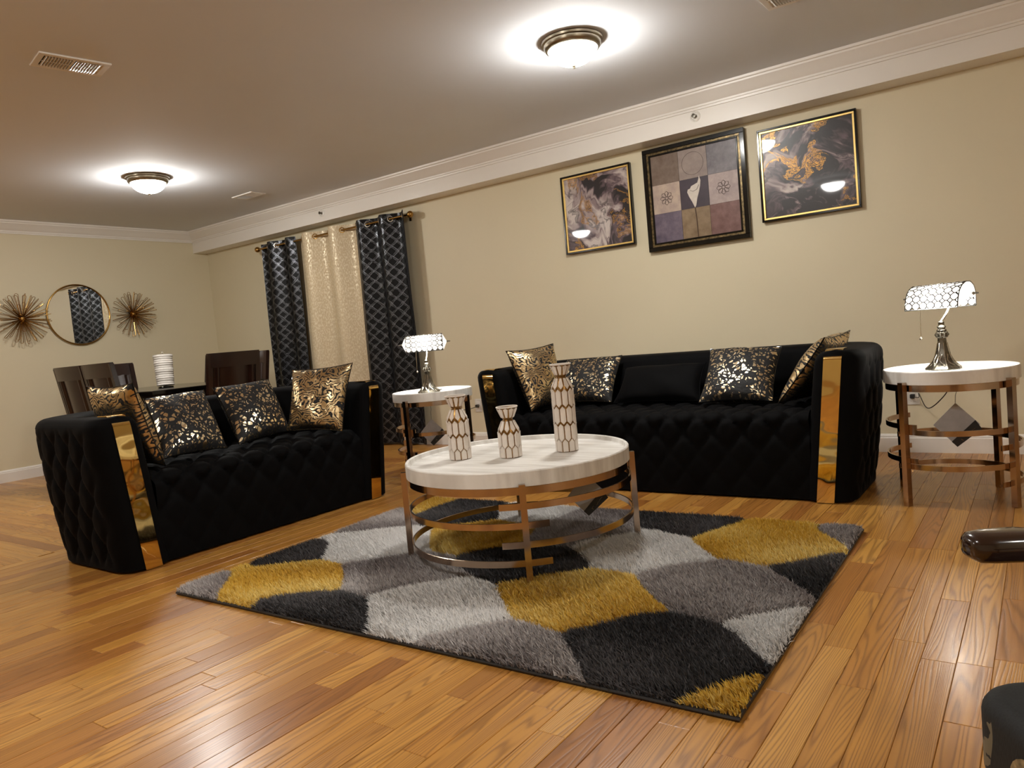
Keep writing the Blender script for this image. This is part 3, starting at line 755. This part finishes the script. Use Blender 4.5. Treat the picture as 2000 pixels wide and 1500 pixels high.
cols = [[((74, 64, 82), (112, 98, 112)), ((112, 88, 58), (142, 120, 92)), ((92, 54, 48), (128, 92, 86))],
        [((160, 140, 132), (190, 170, 152)), ((46, 34, 46), (58, 44, 56)), ((150, 134, 132), (182, 164, 158))],
        [((98, 78, 62), (122, 104, 92)), ((132, 116, 110), (154, 138, 128)), ((92, 86, 92), (130, 124, 128))]]
aw, ah = (2*W-2*i_)/3, (zh-zl-2*i_)/3
cen = {}
for r_ in range(3):
    for c_ in range(3):
        x0 = -W+i_+aw*c_; z0 = zl+i_+ah*r_; cen[r_, c_] = (x0+aw/2, z0+ah/2)
        B(x0+.001, x0+aw-.001, yy-.003, yy, z0+.0005, z0+ah-.0005).build('art_square', tile('art_%d%d' % (r_, c_), *cols[r_][c_], 14), t, False)
inkm = simple('brown_ink', (84, 68, 62), .6)
cx, cz = cen[2, 1]
MB().tube([(cx+.078*math.cos(a), yy-.0035, cz+.078*math.sin(a)) for a in np.linspace(0, 2*PI, 40)[:-1]], .0013, 4, closed=True).build('circle_outline', inkm, t)
for key in ((1, 0), (1, 2)):
    cx, cz = cen[key]; m = MB()
    for k in range(8):
        a = PI/4*k+PI/8*0
        q = [(cx+(.008+.040*u)*math.cos(a+.5*math.sin(u*PI)*s), yy-.0035, cz+(.008+.040*u)*math.sin(a+.5*math.sin(u*PI)*s)) for s in (1, -1) for u in (np.linspace(0, 1, 7) if s == 1 else np.linspace(1, 0, 7))]
        m.tube(q, .0016, 4, closed=True)
    m.build('scroll_ornament', inkm, t)
cx, cz = cen[1, 1]
lm = simple('lily_white', (206, 196, 184), .6)
pts = [(-.002, -.102), (-.020, -.060), (-.040, -.020), (-.052, .012), (-.046, .030), (-.030, .034), (-.020, .050), (.004, .058), (.026, .066), (.036, .090), (.040, .112), (.050, .078), (.044, .040), (.034, .004), (.018, -.040), (.008, -.085)]
vs_ = [(cx+a, yy-.0042, cz+b) for a, b in pts]+[(cx+a, yy-.003, cz+b) for a, b in pts]; k = len(pts)
MB().add(vs_, [tuple(range(k))]+[(i, (i+1) % k, k+(i+1) % k, k+i) for i in range(k)]).build('lily', lm, t, False)
MB().tube([(cx-.030, yy-.0046, cz+.022), (cx-.010, yy-.0046, cz+.012), (cx+.018, yy-.0046, cz+.020), (cx+.036, yy-.0046, cz+.050)], .0016, 4).build('petal_fold', inkm, t)
MB().tube([(cx-.002, yy-.004, cz-.10), (cx+.004, yy-.004, cz-.18), (cx+.008, yy-.004, cz-.335)], .0040, 6).build('stem', simple('stem_brown', (86, 66, 52), .6), t)

# ------------------------------------------------------------------ mirror and wire bursts on the left wall
t = thing('round_mirror', 'round wall mirror with thin gold rim above the dining table', 'mirror', (XL, 3.57, 1.54))
m = MB().tube([(.018, .300*math.cos(a), .300*math.sin(a)) for a in np.linspace(0, 2*PI, 65)[:-1]], .008, 8, closed=True); m.build('rim', 'brass', t)
MB().add([(.016, .297*math.cos(a), .297*math.sin(a)) for a in np.linspace(0, 2*PI, 65)[:-1]]+[(.002, .297*math.cos(a), .297*math.sin(a)) for a in np.linspace(0, 2*PI, 65)[:-1]],
         [tuple(range(64))]+[(k, (k+1) % 64, 64+(k+1) % 64, 64+k) for k in range(64)]).build('mirror_glass', 'mirror', t, False)
def loop_mesh(L, wd):
    pts = []
    for k in range(13):
        u = k/12; a = -PI/2+PI*u
        pts.append((L-wd/2+wd/2*math.cos(a), wd/2*math.sin(a), 0))
    pts = [(.01, -.001, 0), (L*.5, -wd*.28, 0)]+pts+[(L*.5, wd*.28, 0), (.01, .001, 0)]
    return MB().tube(pts, .0024, 4).mesh('wire_loop', 'brass')
LM = [loop_mesh(.245, .030), loop_mesh(.205, .026)]
def burst(label, y, z, sc_):
    t = thing('wire_burst', label, 'wall decor', (XL+.01, y, z), 0, 'gold wire starbursts')
    MB().lathe([(0, 0), (.030, 0), (.030, .012), (.018, .03), (0, .036)], 18).build('hub', 'brass', t).rotation_euler = (0, PI/2, 0)
    for ring, (n, el, me) in enumerate(((22, 8, 0), (18, 26, 0), (14, 46, 1), (7, 68, 1))):
        for k in range(n):
            a = 2*PI*(k+.37*ring)/n+rng.uniform(-.06, .06); e = R(el+rng.uniform(-5, 5))
            d = Vector((math.sin(e), math.cos(e)*math.cos(a), math.cos(e)*math.sin(a)))
            o = link('wire_loop', LM[me], t)
            q = d.to_track_quat('X', 'Z'); o.rotation_mode = 'QUATERNION'; o.rotation_quaternion = q @ Matrix.Rotation(rng.uniform(-.5, .5), 3, 'X').to_quaternion()
            o.scale = (sc_,)*3
burst('gold wire starburst wall decoration left of the round mirror', 3.05, 1.515, 1.0)
burst('gold wire starburst wall decoration right of the round mirror', 4.115, 1.53, .97)

# ------------------------------------------------------------------ curtains
RY, RZ = 4.985, 2.10
t = thing('curtain_rod', 'brass curtain rod with round ball finials under the soffit', 'curtain rod', (-5.70, RY, RZ))
MB().tube([(-1.10, 0, 0), (1.10, 0, 0)], .0095, 12).build('rod', 'brass', t)
for sg in (-1, 1):
    MB().lathe([(.030*math.sin(a), -.030*math.cos(a)) for a in np.linspace(0, PI, 14)], 20).build('finial', 'brass', t).location = (sg*1.125, 0, 0)
    m = MB().tube([(sg*1.04, 0, 0), (sg*1.04, .05, -.005), (sg*1.04, YB-RY, -.005)], .006, 8); m.box(sg*1.04-.012, sg*1.04+.012, YB-RY-.006, YB-RY, -.04, .03)
    m.build('bracket', 'brass', t)
def curtain(label, mat, x0, x1, wl, amp, ph, ring):
    t = thing('curtain', label, 'curtain', ((x0+x1)/2, RY, 0), 0, 'grommet curtain panels')
    W = x1-x0; m = MB(); nu, nv = int(W/.007), 26; zt, zb = RZ+.048, .02
    def yv(xx, z):
        k = (zt-z)/(zt-zb); a = amp*(1-.15*k)
        return a*math.sin(2*PI*xx/wl+ph)+.012*k*math.sin(5.1*xx+3*z+ph)+.006*k*math.sin(17*xx+2*z)
    us = [0]
    for i in range(nu): us.append(us[-1]+math.hypot(W/nu, yv((i+1)*W/nu, zt)-yv(i*W/nu, zt)))
    def fn(u, v):
        z = zb+(zt-zb)*v; xx = u*W; k = 1-v
        return (-W/2+xx+(xx-W/2)*.05*k, yv(xx, z), z)
    m.grid(fn, nu, nv)
    for kk in list(m.uv):
        u, v = m.uv[kk]; m.uv[kk] = (us[int(round(u*nu))], zb+(zt-zb)*v)
    m.build('panel', mat, t, ang=180)
    k0 = math.ceil((ph)/PI); xx = 0; k = k0
    while True:
        xx = (k*PI-ph)*wl/(2*PI); k += 1
        if xx > W-.02: break
        if xx < .02: continue
        d = Vector((1, (yv(xx+.004, RZ)-yv(xx-.004, RZ))/.008, 0)).normalized()
        g = [(-W/2+xx+.024*math.cos(a)*d.x, yv(xx, RZ)+.024*math.cos(a)*d.y, RZ+.024*math.sin(a)) for a in np.linspace(0, 2*PI, 21)[:-1]]
        MB().tube(g, .0050, 6, closed=True).build('grommet', ring, t)
curtain('black curtain panel with silver lattice, left of the cream curtain', 'curt_d', -6.78, -6.19, .30, .042, .4, 'silver')
curtain('cream curtain panel hanging between the two black ones', 'curt_c', -6.18, -5.34, .40, .062, 1.57, 'brass')
curtain('black curtain panel with silver lattice, right of the cream curtain', 'curt_d', -5.33, -4.62, .30, .046, 2.0, 'silver')

# ------------------------------------------------------------------ dining set
tb = thing('dining_table', 'dark rectangular dining table behind the loveseat', 'table', (-6.40, 3.53, 0))
B(-.76, .76, -.51, .51, .725, .76, .005).build('table_top', 'black', tb, False)
B(-.70, .70, -.45, .45, .635, .725).build('apron', 'espresso', tb, False)
for sx in (-1, 1):
    for sy in (-1, 1): B(sx*.715-.035, sx*.715+.035, sy*.465-.035, sy*.465+.035, 0, .70, .004).build('leg', 'espresso', tb, False)
def dining_chair(label, loc, rz):
    t = thing('dining_chair', label, 'chair', loc, rz, 'dining chairs')
    def lean(z): return .20+max(0, z-.45)*.16
    B(-.235, .235, -.22, .20, .42, .475, .015).build('seat', 'espresso', t)
    for sx in (-1, 1):
        B(sx*.20-.019, sx*.20+.019, -.205, -.167, 0, .425, .003).build('leg', 'espresso', t, False)
        m = MB()
        zz = [0, .44, .60, .80, 1.0]; yo = [.225, .20, lean(.6), lean(.8), lean(1.0)]
        vs_ = [(sx*.215+dx, y_+dy, z) for z, y_ in zip(zz, yo) for dx, dy in ((-.02, -.018), (.02, -.018), (.02, .018), (-.02, .018))]
        m.add(vs_, [(0, 3, 2, 1), (16, 17, 18, 19)]+[(i*4+k, i*4+(k+1) % 4, (i+1)*4+(k+1) % 4, (i+1)*4+k) for i in range(4) for k in range(4)])
        m.build('back_post', 'espresso', t, False)
    def slab(name, x0, x1, z0, z1, th, bow):
        def f(sg): return lambda u, v: (x0+(x1-x0)*u, lean(z0+(z1-z0)*v)+sg*th/2+bow*(1-(2*u-1)**2), z0+(z1-z0)*v)
        m = MB().grid(f(1), 10, 2).grid(f(-1), 10, 2); m.uv = {}
        n1 = 33
        for j in (0, 2):
            for i in range(10): a = j*11+i; m.f.append((a, a+1, a+n1+1, a+n1))
        for i in (0, 10):
            for j in range(2): a = j*11+i; m.f.append((a, a+11, a+11+n1, a+n1))
        m.build(name, 'espresso', t, ang=30)
    slab('top_rail', -.232, .232, .895, 1.01, .030, .022)
    slab('lower_rail', -.20, .20, .50, .56, .026, .022)
    slab('back_panel', -.135, .135, .56, .90, .014, .024)
    slab('panel_stile', -.185, -.130, .56, .90, .022, .016); slab('panel_stile', .130, .185, .56, .90, .022, .016)
dining_chair('dark wood dining chair at the head of the table, its back towards the loveseat', (-5.58, 3.53, 0), -PI/2)
dining_chair('dark wood dining chair on the near long side, close to the loveseat', (-5.99, 3.08, 0), PI)
dining_chair('dark wood dining chair on the near long side, farther from the loveseat', (-6.48, 3.08, 0), PI)
dining_chair('dark wood dining chair at the far head of the table by the mirror wall', (-7.06, 3.53, 0), PI/2)
dining_chair('dark wood dining chair on the window side of the table, farther left', (-6.70, 4.03, 0), 0)
dining_chair('dark wood dining chair on the window side of the table, behind the head chair', (-6.16, 4.03, 0), 0)
t = thing('paper_roll', 'white ribbed cylindrical roll on a small stand on the dining table', 'paper roll', (-6.25, 3.47, .76)); t.rotation_euler = (R(-2.5), R(-3.5), 0)
pr = [(.0, .018)]+[(.070+.010*(z-.02)/.27+.0014*math.sin(z*330)+.0012*math.sin(z*97), z) for z in np.linspace(.018, .285, 60)]+[(.020, .287), (.018, .27), (0, .27)]
MB().lathe(pr, 32).build('roll', 'paper', t, ang=80)
MB().lathe([(0, .002), (.062, .002), (.064, .008), (.010, .014), (.005, .02), (.005, .30), (.009, .305), (.008, .315), (0, .318)], 20).build('stand', 'silver', t)

# ------------------------------------------------------------------ shag rug
CAMP = Vector((0, 0, CAMH))
rugq = [np.array(p) for p in ((-2.935, 1.570), (-.605, 1.603), (-.640, 3.245), (-2.985, 3.205))]
FIELDS = [  # colour, outline in the plane of the rug (m)
    ('G', [(-2.856, 1.546), (-2.976, 1.679), (-2.909, 1.785), (-2.833, 1.765), (-2.689, 1.610), (-2.601, 1.536), (-2.732, 1.532)]),
    ('Y', [(-2.601, 1.536), (-2.686, 1.612), (-2.828, 1.757), (-2.890, 1.841), (-2.768, 1.950), (-2.612, 2.072), (-2.419, 2.026), (-2.205, 1.819), (-2.316, 1.756), (-2.431, 1.651), (-2.437, 1.541)]),
    ('D', [(-2.816, 1.833), (-2.897, 2.105), (-2.877, 2.339), (-2.626, 2.088), (-2.768, 1.950), (-2.837, 1.865)]),
    ('W', [(-2.888, 2.348), (-2.885, 2.413), (-2.727, 2.547), (-2.590, 2.655), (-2.427, 2.573), (-2.286, 2.409), (-2.211, 2.325), (-2.323, 2.235), (-2.481, 2.077), (-2.634, 2.091)]),
    ('G', [(-2.899, 2.448), (-2.956, 2.669), (-2.917, 2.894), (-2.692, 2.765), (-2.567, 2.661), (-2.727, 2.547), (-2.885, 2.413)]),
    ('D', [(-2.430, 1.537), (-2.431, 1.651), (-2.316, 1.756), (-2.199, 1.813), (-2.097, 1.821), (-1.969, 1.752), (-1.788, 1.557), (-2.110, 1.530)]),
    ('G', [(-2.461, 2.059), (-2.391, 2.134), (-2.323, 2.235), (-2.218, 2.333), (-2.052, 2.302), (-1.909, 2.186), (-1.797, 2.139), (-1.966, 1.984), (-2.057, 1.810), (-2.195, 1.815), (-2.414, 2.027)]),
    ('W', [(-2.048, 1.802), (-2.032, 1.866), (-1.966, 1.984), (-1.832, 2.135), (-1.717, 2.107), (-1.564, 1.993), (-1.482, 1.905), (-1.412, 1.837), (-1.492, 1.749), (-1.589, 1.643), (-1.636, 1.552), (-1.788, 1.557)]),
    ('Y', [(-2.747, 2.824), (-2.924, 3.058), (-2.882, 3.208), (-2.777, 3.163), (-2.775, 2.996)]),
    ('D', [(-2.676, 2.734), (-2.765, 2.857), (-2.778, 3.028), (-2.721, 3.237), (-2.491, 3.182), (-2.275, 2.954), (-2.306, 2.805), (-2.479, 2.687), (-2.567, 2.661)]),
    ('W', [(-2.381, 3.036), (-2.371, 3.132), (-2.135, 3.215), (-1.967, 3.182), (-1.963, 2.991), (-1.990, 2.831), (-2.164, 2.846), (-2.271, 2.933)]),
    ('Y', [(-2.368, 2.499), (-2.455, 2.661), (-2.306, 2.805), (-2.149, 2.884), (-1.947, 2.782), (-1.887, 2.567), (-1.991, 2.452), (-2.062, 2.349), (-2.221, 2.348)]),
    ('G', [(-1.955, 2.779), (-1.952, 2.974), (-1.948, 3.150), (-1.808, 3.260), (-1.657, 3.171), (-1.499, 2.958), (-1.476, 2.825), (-1.618, 2.709), (-1.666, 2.586), (-1.871, 2.545)]),
    ('D', [(-2.046, 2.329), (-1.991, 2.452), (-1.877, 2.554), (-1.666, 2.586), (-1.530, 2.497), (-1.432, 2.367), (-1.573, 2.256), (-1.665, 2.114), (-1.797, 2.139), (-1.923, 2.204)]),
    ('W', [(-1.652, 2.591), (-1.618, 2.709), (-1.449, 2.943), (-1.239, 2.867), (-1.072, 2.663), (-1.020, 2.614), (-1.154, 2.523), (-1.247, 2.376), (-1.401, 2.378), (-1.505, 2.467)]),
    ('D', [(-1.666, 3.190), (-1.439, 3.230), (-1.248, 3.217), (-1.108, 3.181), (-1.194, 3.008), (-1.236, 2.868), (-1.449, 2.943), (-1.514, 2.972)]),
    ('Y', [(-1.228, 2.859), (-1.173, 3.014), (-1.097, 3.196), (-0.875, 3.200), (-0.761, 3.101), (-0.617, 2.932), (-0.656, 2.828), (-0.747, 2.701), (-0.847, 2.619), (-0.982, 2.640), (-1.087, 2.705)]),
    ('G', [(-0.809, 3.163), (-0.636, 3.203), (-0.601, 3.008), (-0.615, 2.923), (-0.711, 3.023)]),
    ('D', [(-0.845, 2.612), (-0.747, 2.701), (-0.609, 2.921), (-0.579, 2.707), (-0.587, 2.362), (-0.680, 2.437), (-0.759, 2.543)]),
    ('G', [(-1.242, 2.365), (-1.154, 2.523), (-1.027, 2.634), (-0.873, 2.623), (-0.759, 2.531), (-0.589, 2.371), (-0.609, 2.322), (-0.705, 2.215), (-0.815, 2.081), (-0.934, 2.091), (-0.995, 2.112), (-1.111, 2.217)]),
    ('W', [(-0.828, 2.073), (-0.705, 2.215), (-0.592, 2.360), (-0.577, 2.229), (-0.597, 1.877), (-0.654, 1.913), (-0.737, 2.022)]),
    ('Y', [(-1.662, 2.087), (-1.620, 2.184), (-1.474, 2.322), (-1.359, 2.385), (-1.237, 2.355), (-1.109, 2.214), (-0.979, 2.100), (-1.075, 2.039), (-1.133, 1.939), (-1.225, 1.822), (-1.320, 1.831), (-1.435, 1.859), (-1.539, 1.967)]),
    ('G', [(-1.638, 1.545), (-1.574, 1.658), (-1.492, 1.749), (-1.417, 1.845), (-1.297, 1.835), (-1.213, 1.813), (-1.117, 1.727), (-1.037, 1.621), (-0.962, 1.559), (-1.296, 1.549)]),
    ('D', [(-1.225, 1.822), (-1.133, 1.939), (-1.075, 2.039), (-0.979, 2.100), (-0.863, 2.081), (-0.772, 2.034), (-0.675, 1.923), (-0.597, 1.877), (-0.612, 1.805), (-0.688, 1.692), (-0.738, 1.616), (-0.797, 1.565), (-0.962, 1.559), (-1.119, 1.726)]),
    ('Y', [(-0.801, 1.563), (-0.738, 1.616), (-0.688, 1.692), (-0.644, 1.769), (-0.605, 1.841), (-0.582, 1.709), (-0.569, 1.564), (-0.633, 1.541)]),
]
PC = {'W': [(244, 242, 240), (252, 251, 250), (236, 233, 231)], 'Y': [(234, 194, 80), (250, 226, 144), (214, 164, 48)],
      'G': [(172, 164, 162), (214, 208, 206), (132, 122, 122)], 'D': [(62, 60, 62), (104, 100, 102), (38, 37, 39)]}
PN = {'W': 'white shag patch', 'Y': 'mustard yellow shag patch', 'G': 'grey shag patch', 'D': 'charcoal shag patch'}
def seg_dist(P, poly):
    d = np.full(len(P), 9.0); inside = np.zeros(len(P), bool); n = len(poly)
    for i in range(n):
        a, b = poly[i], poly[(i+1) % n]; ab = b-a
        tt = np.clip(((P-a)@ab)/(ab@ab+1e-12), 0, 1); d = np.minimum(d, np.linalg.norm(P-(a+tt[:, None]*ab), axis=1))
        c = ((a[1] > P[:, 1]) != (b[1] > P[:, 1])); xi = (b[0]-a[0])*(P[:, 1]-a[1])/(b[1]-a[1]+1e-12)+a[0]
        inside ^= c & (P[:, 0] < xi)
    return np.where(inside, -d, d)
polys = []
for col, pts in FIELDS:                        # smooth the outline once (Chaikin)
    p = np.array(pts, float)
    p = np.stack([.75*p+.25*np.roll(p, -1, 0), .25*p+.75*np.roll(p, -1, 0)], 1).reshape(-1, 2)
    polys.append((col, p))
def quadpt(u, v):
    u = u[:, None]; v = v[:, None]
    return (rugq[0]*(1-u)+rugq[1]*u)*(1-v)+(rugq[3]*(1-u)+rugq[2]*u)*v
rug = thing('shag_rug', 'shaggy rug of white, grey, charcoal and mustard patches under the coffee table', 'rug', (-1.79, 2.40, 0))
RC = np.array((-1.79, 2.40))
m = MB(); qa = [Vector((*(p-RC), 0)) for p in rugq]
m.add([q+Vector((0, 0, z)) for z in (.001, .013) for q in qa], [(3, 2, 1, 0), (4, 5, 6, 7)]+[(k, (k+1) % 4, 4+(k+1) % 4, 4+k) for k in range(4)])
m.build('backing', 'tagdark', rug, False)
m = MB().tube([Vector((*((p-RC)*1.0), .008)) for p in rugq], .0055, 6, closed=True); m.build('bound_edge', 'tagdark', rug)
NB = 210000
uu = nrng.random(NB); vv = nrng.random(NB); BP = quadpt(uu*1.001-.0005, vv*1.001-.0005)
SD = np.stack([seg_dist(BP, p) for _, p in polys]); lab = SD.argmin(0)
srt = np.sort(SD, 0); gap = np.clip((srt[1]-srt[0])/.05, 0, 1)      # 0 at the carved seams between patches
edge = np.minimum.reduce([uu*2.33, (1-uu)*2.33, vv*1.64, (1-vv)*1.64]); edge = np.clip(edge/.03, 0, 1)
hgt = (.017+.017*np.sqrt(gap))*(.55+.45*edge)*nrng.uniform(.8, 1.15, NB)
# blades lie over in soft swirls
def lump(P, s, ph): return np.sin(P[:, 0]*s+ph+1.7*np.sin(P[:, 1]*s*.8+ph))+np.sin(P[:, 1]*s*1.1-ph+1.3*np.sin(P[:, 0]*s*.7))
th = -2.2+.45*lump(BP, 6.0, .7)+nrng.normal(0, .8, NB)
ln = nrng.uniform(.008, .024, NB)
tip = np.stack([np.cos(th)*ln, np.sin(th)*ln], 1)
tone = np.clip(.5+.22*lump(BP, 9.0, 2.1)+nrng.normal(0, .28, NB), 0, 1)
for k, (col, p) in enumerate(polys):
    s = lab == k
    if s.sum() < 50: continue
    P = BP[s]; n = len(P); h = hgt[s]; tp = tip[s]; a = th[s]+PI/2+nrng.normal(0, .5, n)
    wv = np.stack([np.cos(a), np.sin(a)], 1)*nrng.uniform(.0015, .0028, n)[:, None]
    z0 = np.full(n, .010)
    v = np.zeros((n, 5, 3))
    v[:, 0, :2] = P-wv; v[:, 1, :2] = P+wv; v[:, 0, 2] = v[:, 1, 2] = z0
    v[:, 2, :2] = P+wv*.8+tp*.35; v[:, 3, :2] = P-wv*.8+tp*.35; v[:, 2, 2] = v[:, 3, 2] = z0+h*.65
    v[:, 4, :2] = P+tp; v[:, 4, 2] = z0+h
    v[:, :, :2] -= RC
    V = v.reshape(-1, 3); base = np.arange(n)*5
    F4 = np.stack([base, base+1, base+2, base+3], 1); F3 = np.stack([base+3, base+2, base+4], 1)
    me = bpy.data.meshes.new('pile_patch')
    me.vertices.add(len(V)); me.vertices.foreach_set('co', V.ravel())
    loops = np.concatenate([F4.ravel(), F3.ravel()]); me.loops.add(len(loops)); me.loops.foreach_set('vertex_index', loops.astype(np.int32))
    me.polygons.add(2*n)
    me.polygons.foreach_set('loop_start', np.concatenate([np.arange(n)*4, 4*n+np.arange(n)*3]).astype(np.int32))
    me.update(calc_edges=True)
    mid, hi, lo = [np.array(lin(c)[:3]) for c in PC[col]]
    tn = tone[s][:, None]; cc = np.where(tn < .5, lo+(mid-lo)*tn*2, mid+(hi-mid)*(tn-.5)*2)
    ca = np.ones((n, 5, 4)); ca[:, :, :3] = cc[:, None, :]
    at = me.color_attributes.new('pcol', 'FLOAT_COLOR', 'POINT'); at.data.foreach_set('color', ca.ravel())
    me.materials.append(MAT['pile'])
    o = link('pile_patch', me, rug); o['label'] = PN[col]; o['kind'] = 'stuff'

# ------------------------------------------------------------------ armchair at the right edge of the picture
t = thing('armchair', 'dark floral upholstered armchair with glossy wooden arms at the right edge', 'armchair', (.062, .806, 0), R(-56.5))
def rounded_slab(x0, x1, y0, y1, z0, z1, rad, name, mat, edge=.018):
    pts = []
    for (cx, cy, a0) in ((x1-rad, y1-rad, 0), (x0+rad, y1-rad, 90), (x0+rad, y0+rad, 180), (x1-rad, y0+rad, 270)):
        for k in range(9): a = R(a0+90*k/8); pts.append((cx, cy, math.cos(a), math.sin(a)))
    m = MB(); n = len(pts); prof = [(-edge, z0)]+[(-edge+edge*math.cos(a), z0+edge+edge*math.sin(a)) for a in np.linspace(-PI/2, 0, 4)]+[(-edge+edge*math.cos(a), z1-edge+edge*math.sin(a)) for a in np.linspace(0, PI/2, 5)]
    vs_ = [(cx+(rad+o)*c, cy+(rad+o)*s, z) for o, z in prof for cx, cy, c, s in pts]
    fs = [(j*n+i, j*n+(i+1) % n, (j+1)*n+(i+1) % n, (j+1)*n+i) for j in range(len(prof)-1) for i in range(n)]
    fs += [tuple(range(n))[::-1], tuple((len(prof)-1)*n+i for i in range(n))]
    return m.add(vs_, fs).build(name, mat, t, ang=40)
rounded_slab(-.285, .285, -.01, .54, .345, .455, .06, 'seat_cushion', 'floral', .022)
rounded_slab(-.275, .275, .0, .53, .27, .345, .05, 'seat_rail', 'redwood', .006)
MB().tube([(-.281+.0, .06, .432), (-.281, .5, .432)], .005, 6).build('welt', 'floral', t)
MB().add([(.02+.045*math.cos(a)-.16, -.0125, .395+.055*math.sin(a)*.62) for a in np.linspace(0, 2*PI, 25)[:-1]], [tuple(range(24))]).build('medallion', 'medallion', t, False)
for sx in (-1, 1):
    c = sx*.312
    m = MB(); pp = [(.022, .614, .008, .006), (.024, .614, .018, .013), (.031, .614, .025, .0175), (.048, .614, .028, .019), (.09, .613, .029, .0195), (.16, .598, .032, .024), (.30, .602, .029, .022), (.44, .61, .026, .021), (.55, .62, .022, .02)]
    vs_ = []
    for y_, z_, hw, hh in pp:
        for k in range(16):
            a = 2*PI*k/16; ce, se = math.cos(a), math.sin(a)
            vs_.append((c+hw*math.copysign(abs(ce)**.6, ce), y_, z_+hh*math.copysign(abs(se)**.7, se)))
    n = 16
    m.add(vs_, [(j*n+i, j*n+(i+1) % n, (j+1)*n+(i+1) % n, (j+1)*n+i) for j in range(len(pp)-1) for i in range(n)]+[tuple(range(n))[::-1], tuple((len(pp)-1)*n+i for i in range(n))])
    m.build('arm', 'darkwood', t, ang=60)
    MB().tube([(sx*.280, .20, .30), (sx*.300, .195, .40), (sx*.312, .165, .48), (sx*.314, .16, .54), (c, .19, .60)], [.020, .020, .018, .018, .020], 16).build('arm_post', 'darkwood', t)
    MB().tube([(sx*.245, .045, .29), (sx*.25, .035, .2), (sx*.245, .045, .08), (sx*.245, .04, 0)], [.028, .026, .017, .016], 10).build('leg', 'redwood', t)
    MB().tube([(sx*.235, .50, .29), (sx*.235, .52, .15), (sx*.235, .56, 0)], [.022, .020, .016], 10).build('leg', 'redwood', t)
    MB().tube([(sx*.25, .50, .30), (sx*.255, .54, .62), (sx*.25, .62, .98)], [.022, .022, .018], 10).build('back_post', 'darkwood', t)
m = MB().grid(lambda u, v: (-.24+.48*u, .525+.11*v-.03*math.sin(PI*v), .47+.50*v), 8, 8); m.grid(lambda u, v: (-.24+.48*u, .565+.11*v, .47+.50*v), 8, 8)
m.build('back_cushion', 'floral', t)
